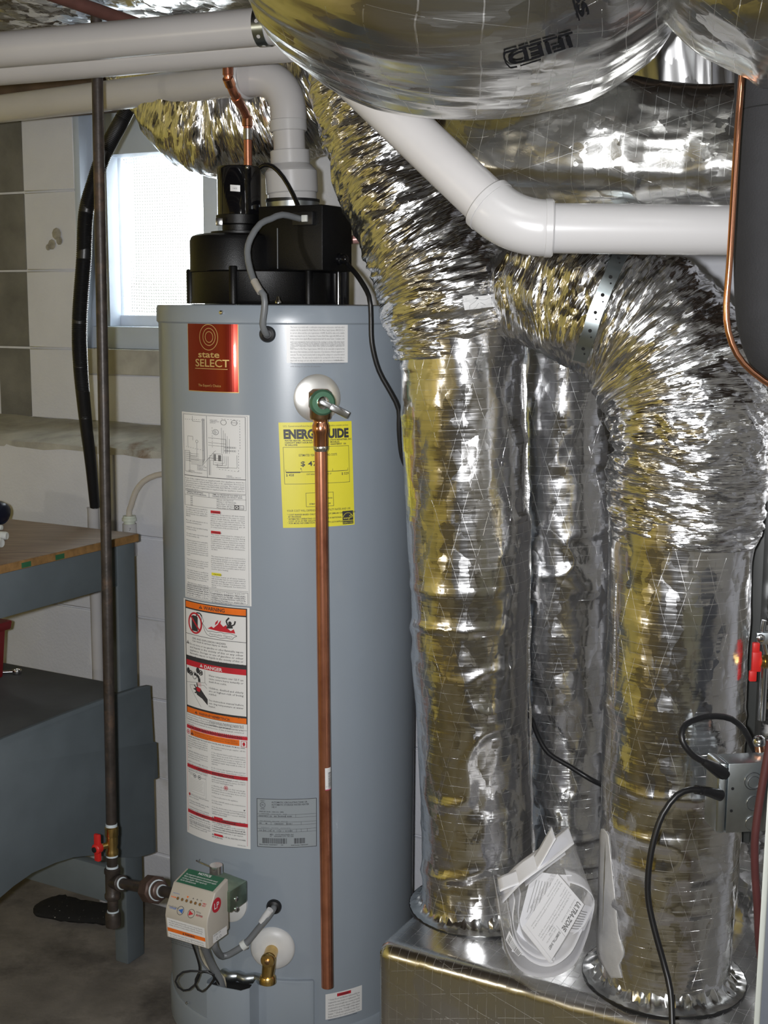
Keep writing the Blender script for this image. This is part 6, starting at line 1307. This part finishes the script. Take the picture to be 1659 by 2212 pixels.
def flat(name, quad, Y0s, parent, mat='whitepaper', bend=.006, build=True, paper=True):
    """a slightly bent sheet: pixels TL, TR, BL, BR of the page with their depth"""
    (a, b, c, d), (ya, yb, yc, yd) = quad, Y0s
    A_, B_, C_, D_ = at(*a, ya), at(*b, yb), at(*c, yc), at(*d, yd); w_ = (B_ - A_).length; h_ = (C_ - A_).length; nn = (B_ - A_).cross(A_ - C_).normalized(); nn = nn if nn.dot(EYE - A_) > 0 else -nn
    f = lambda x, y, l: (A_ * (y / h_) + C_ * (1 - y / h_)) * (1 - x / w_) + (B_ * (y / h_) + D_ * (1 - y / h_)) * (x / w_) + nn * (l + bend * math.sin(math.pi * x / w_))
    s = Sheet(w_, h_, None)
    if paper: s.rect(0, 0, w_, h_, mat, 0, 16, 6)
    return s, f
curls = [([(1076, 1945, YP), (1084, 2000, YP), (1098, 2060, YP), (1130, 2100, YP - .005), (1185, 2112, YP - .01), (1240, 2085, YP - .005), (1270, 2020, YP), (1280, 1975, YP)], .09, 'tape', 0),
         ([(1080, 1926, YP + .01), (1150, 1890, YP + .02), (1200, 1812, YP + .03)], .05, 'paper', 0), ([(1086, 1950, YP + .01), (1130, 1905, YP + .01), (1190, 1862, YP + .02), (1240, 1822, YP + .03)], .07, 'paper', 0),
         ([(1102, 1985, YP), (1112, 2035, YP - .004), (1145, 2076, YP - .012), (1190, 2088, YP - .014), (1232, 2060, YP - .006), (1258, 2010, YP)], .08, 'paper', 0),
         ([(1112, 1945, YP + .005), (1108, 1990, YP), (1122, 2040, YP - .005), (1160, 2070, YP - .012), (1200, 2074, YP - .012)], .07, 'paper', 0), ([(1124, 1930, YP + .01), (1120, 1985, YP + .005), (1134, 2030, YP), (1168, 2060, YP - .01)], .06, 'tape', 0),
         ([(1228, 1905, YP + .02), (1262, 1918, YP + .01), (1284, 1945, YP + .005), (1278, 1990, YP)], .05, 'paper', 0), ([(1238, 2020, YP), (1262, 2000, YP), (1284, 1955, YP)], .06, 'paper', 0), ([(1135, 1915, YP + .02), (1175, 1880, YP + .025), (1222, 1845, YP + .03)], .05, 'tape', 0)]
for i, (pts, dp, mt, wv) in enumerate(curls): curl('leaflet', pts, dp, mt, parent=BK)
s, f = flat('leaflet', ((1150, 1880), (1235, 1890), (1105, 2055), (1200, 2080)), (YP + .045, YP + .045, YP + .03, YP + .03), BK)
for i in range(9): s.path([(s.w * (.15 + .07 * i), s.h * .9), (s.w * (.12 + .07 * i), s.h * .5)], .0008, 'ink2', 1)
s.build('leaflet', f, BK)
s, f = flat('leaflet', ((1240, 1940), (1284, 1960), (1215, 2010), (1262, 2010)), (YP + .01, YP + .01, YP + .01, YP + .01), BK, 'tape')
for i in range(8): s.rect(s.w * .15, s.h * (.12 + .09 * i), s.w * .6, .0014, 'ink', 1)
s.build('leaflet', f, BK)
s, f = flat('leaflet', ((1100, 2010), (1128, 2058), (1092, 2030), (1120, 2066)), (YP - .004,) * 4, BK)
rng = random.Random(8); x = .003
while x < s.w - .003: b = rng.choice((.0008, .0016)); s.rect(x, s.h * .1, b, s.h * .7, 'ink', 1, 1); x += b + .0012
s.build('leaflet', f, BK)
US = thing('folded_sheet', 'folded white printed sheet with bold black heading in bag', 'paper', at(1190, 2060, YP - .04))
s, f = flat('page', ((1261.5, 1954), (1192, 2072), (1204, 1887), (1134, 1997)), (YP - .035, YP - .045, YP - .03, YP - .04), US, bend=.003)
k = s.w / 100; h = s.h
s.text('ULTRA-ZONE', 4 * k, h - .0125, .0115, 'ink', 1, 'l', .035, s.w * .50, 3); s.text('Forced Air Zone Controls', 6 * k, h - .0185, .0038, 'ink2', 1); s.text('SUBMITTAL SHEET', 60 * k, h - .014, .0058, 'ink', 1, 'l', .03, s.w * .33)
s.text('EWC Controls Inc.\nModel: ND\nDampers', 62 * k, h - .021, .0036, 'ink2', 1); y = h - .026
for t_ in ('The ULTRA-ZONE Model ND dampers are designed to be used in forced air heating and cooling systems. Dampers may be installed in any position, and the motor is power open and power close.', 'Each damper is constructed of galvanized steel with an elliptical blade and a minimum position adjustment. Dampers wire two wires per zone.', 'The damper is shipped with mounting screws and duct connection collar. See technical manual for complete details.'):
    y = s.para(t_, 5 * k, y, 88 * k, .0036, 62, 'ink2', 0, 1.05, 1) - .002
s.line((58 * k, h), (58 * k, h - .022), .0004, 'ink2', 1); s.build('page', f, US)
s, f = flat('back_page', ((1192, 2072), (1196, 2078), (1134, 1997), (1134, 2004)), (YP - .045, YP - .04, YP - .04, YP - .035), US); s.build('back_page', f, US)
def bagmesh():
    m = MB(); rs = []
    out = [(1070, 1940), (1078, 1995), (1090, 2050), (1112, 2095), (1150, 2122), (1185, 2132), (1222, 2120), (1250, 2075), (1270, 2020), (1286, 1960), (1268, 1905), (1240, 1815), (1195, 1850), (1150, 1900), (1100, 1926)]
    cx_, cy_ = 1180, 2000
    for dy, sc in ((.10, .90), (.08, 1.0), (.0, 1.02), (-.035, .99), (-.052, .86), (-.058, .55), (-.060, .18)):
        r = []
        for i, (x, y) in enumerate(out):
            jx = 3 * math.sin(i * 2.3 + dy * 80); r.append(at(cx_ + (x - cx_) * sc + jx, cy_ + (y - cy_) * sc + 2 * math.cos(i * 1.7), YP + dy))
        rs.append(r)
    o = m.rings(rs, 0, False, True).build('plastic_bag', M['bag'], None, 0, 60); tag(o, 'clear plastic document bag of papers between silver risers', 'bag')
bagmesh()
# ------------------------------------------------------------------ stiff lever of the view: nothing else
for o in list(bpy.data.objects):
    if o.type == 'MESH' and o.users == 0: bpy.data.objects.remove(o)
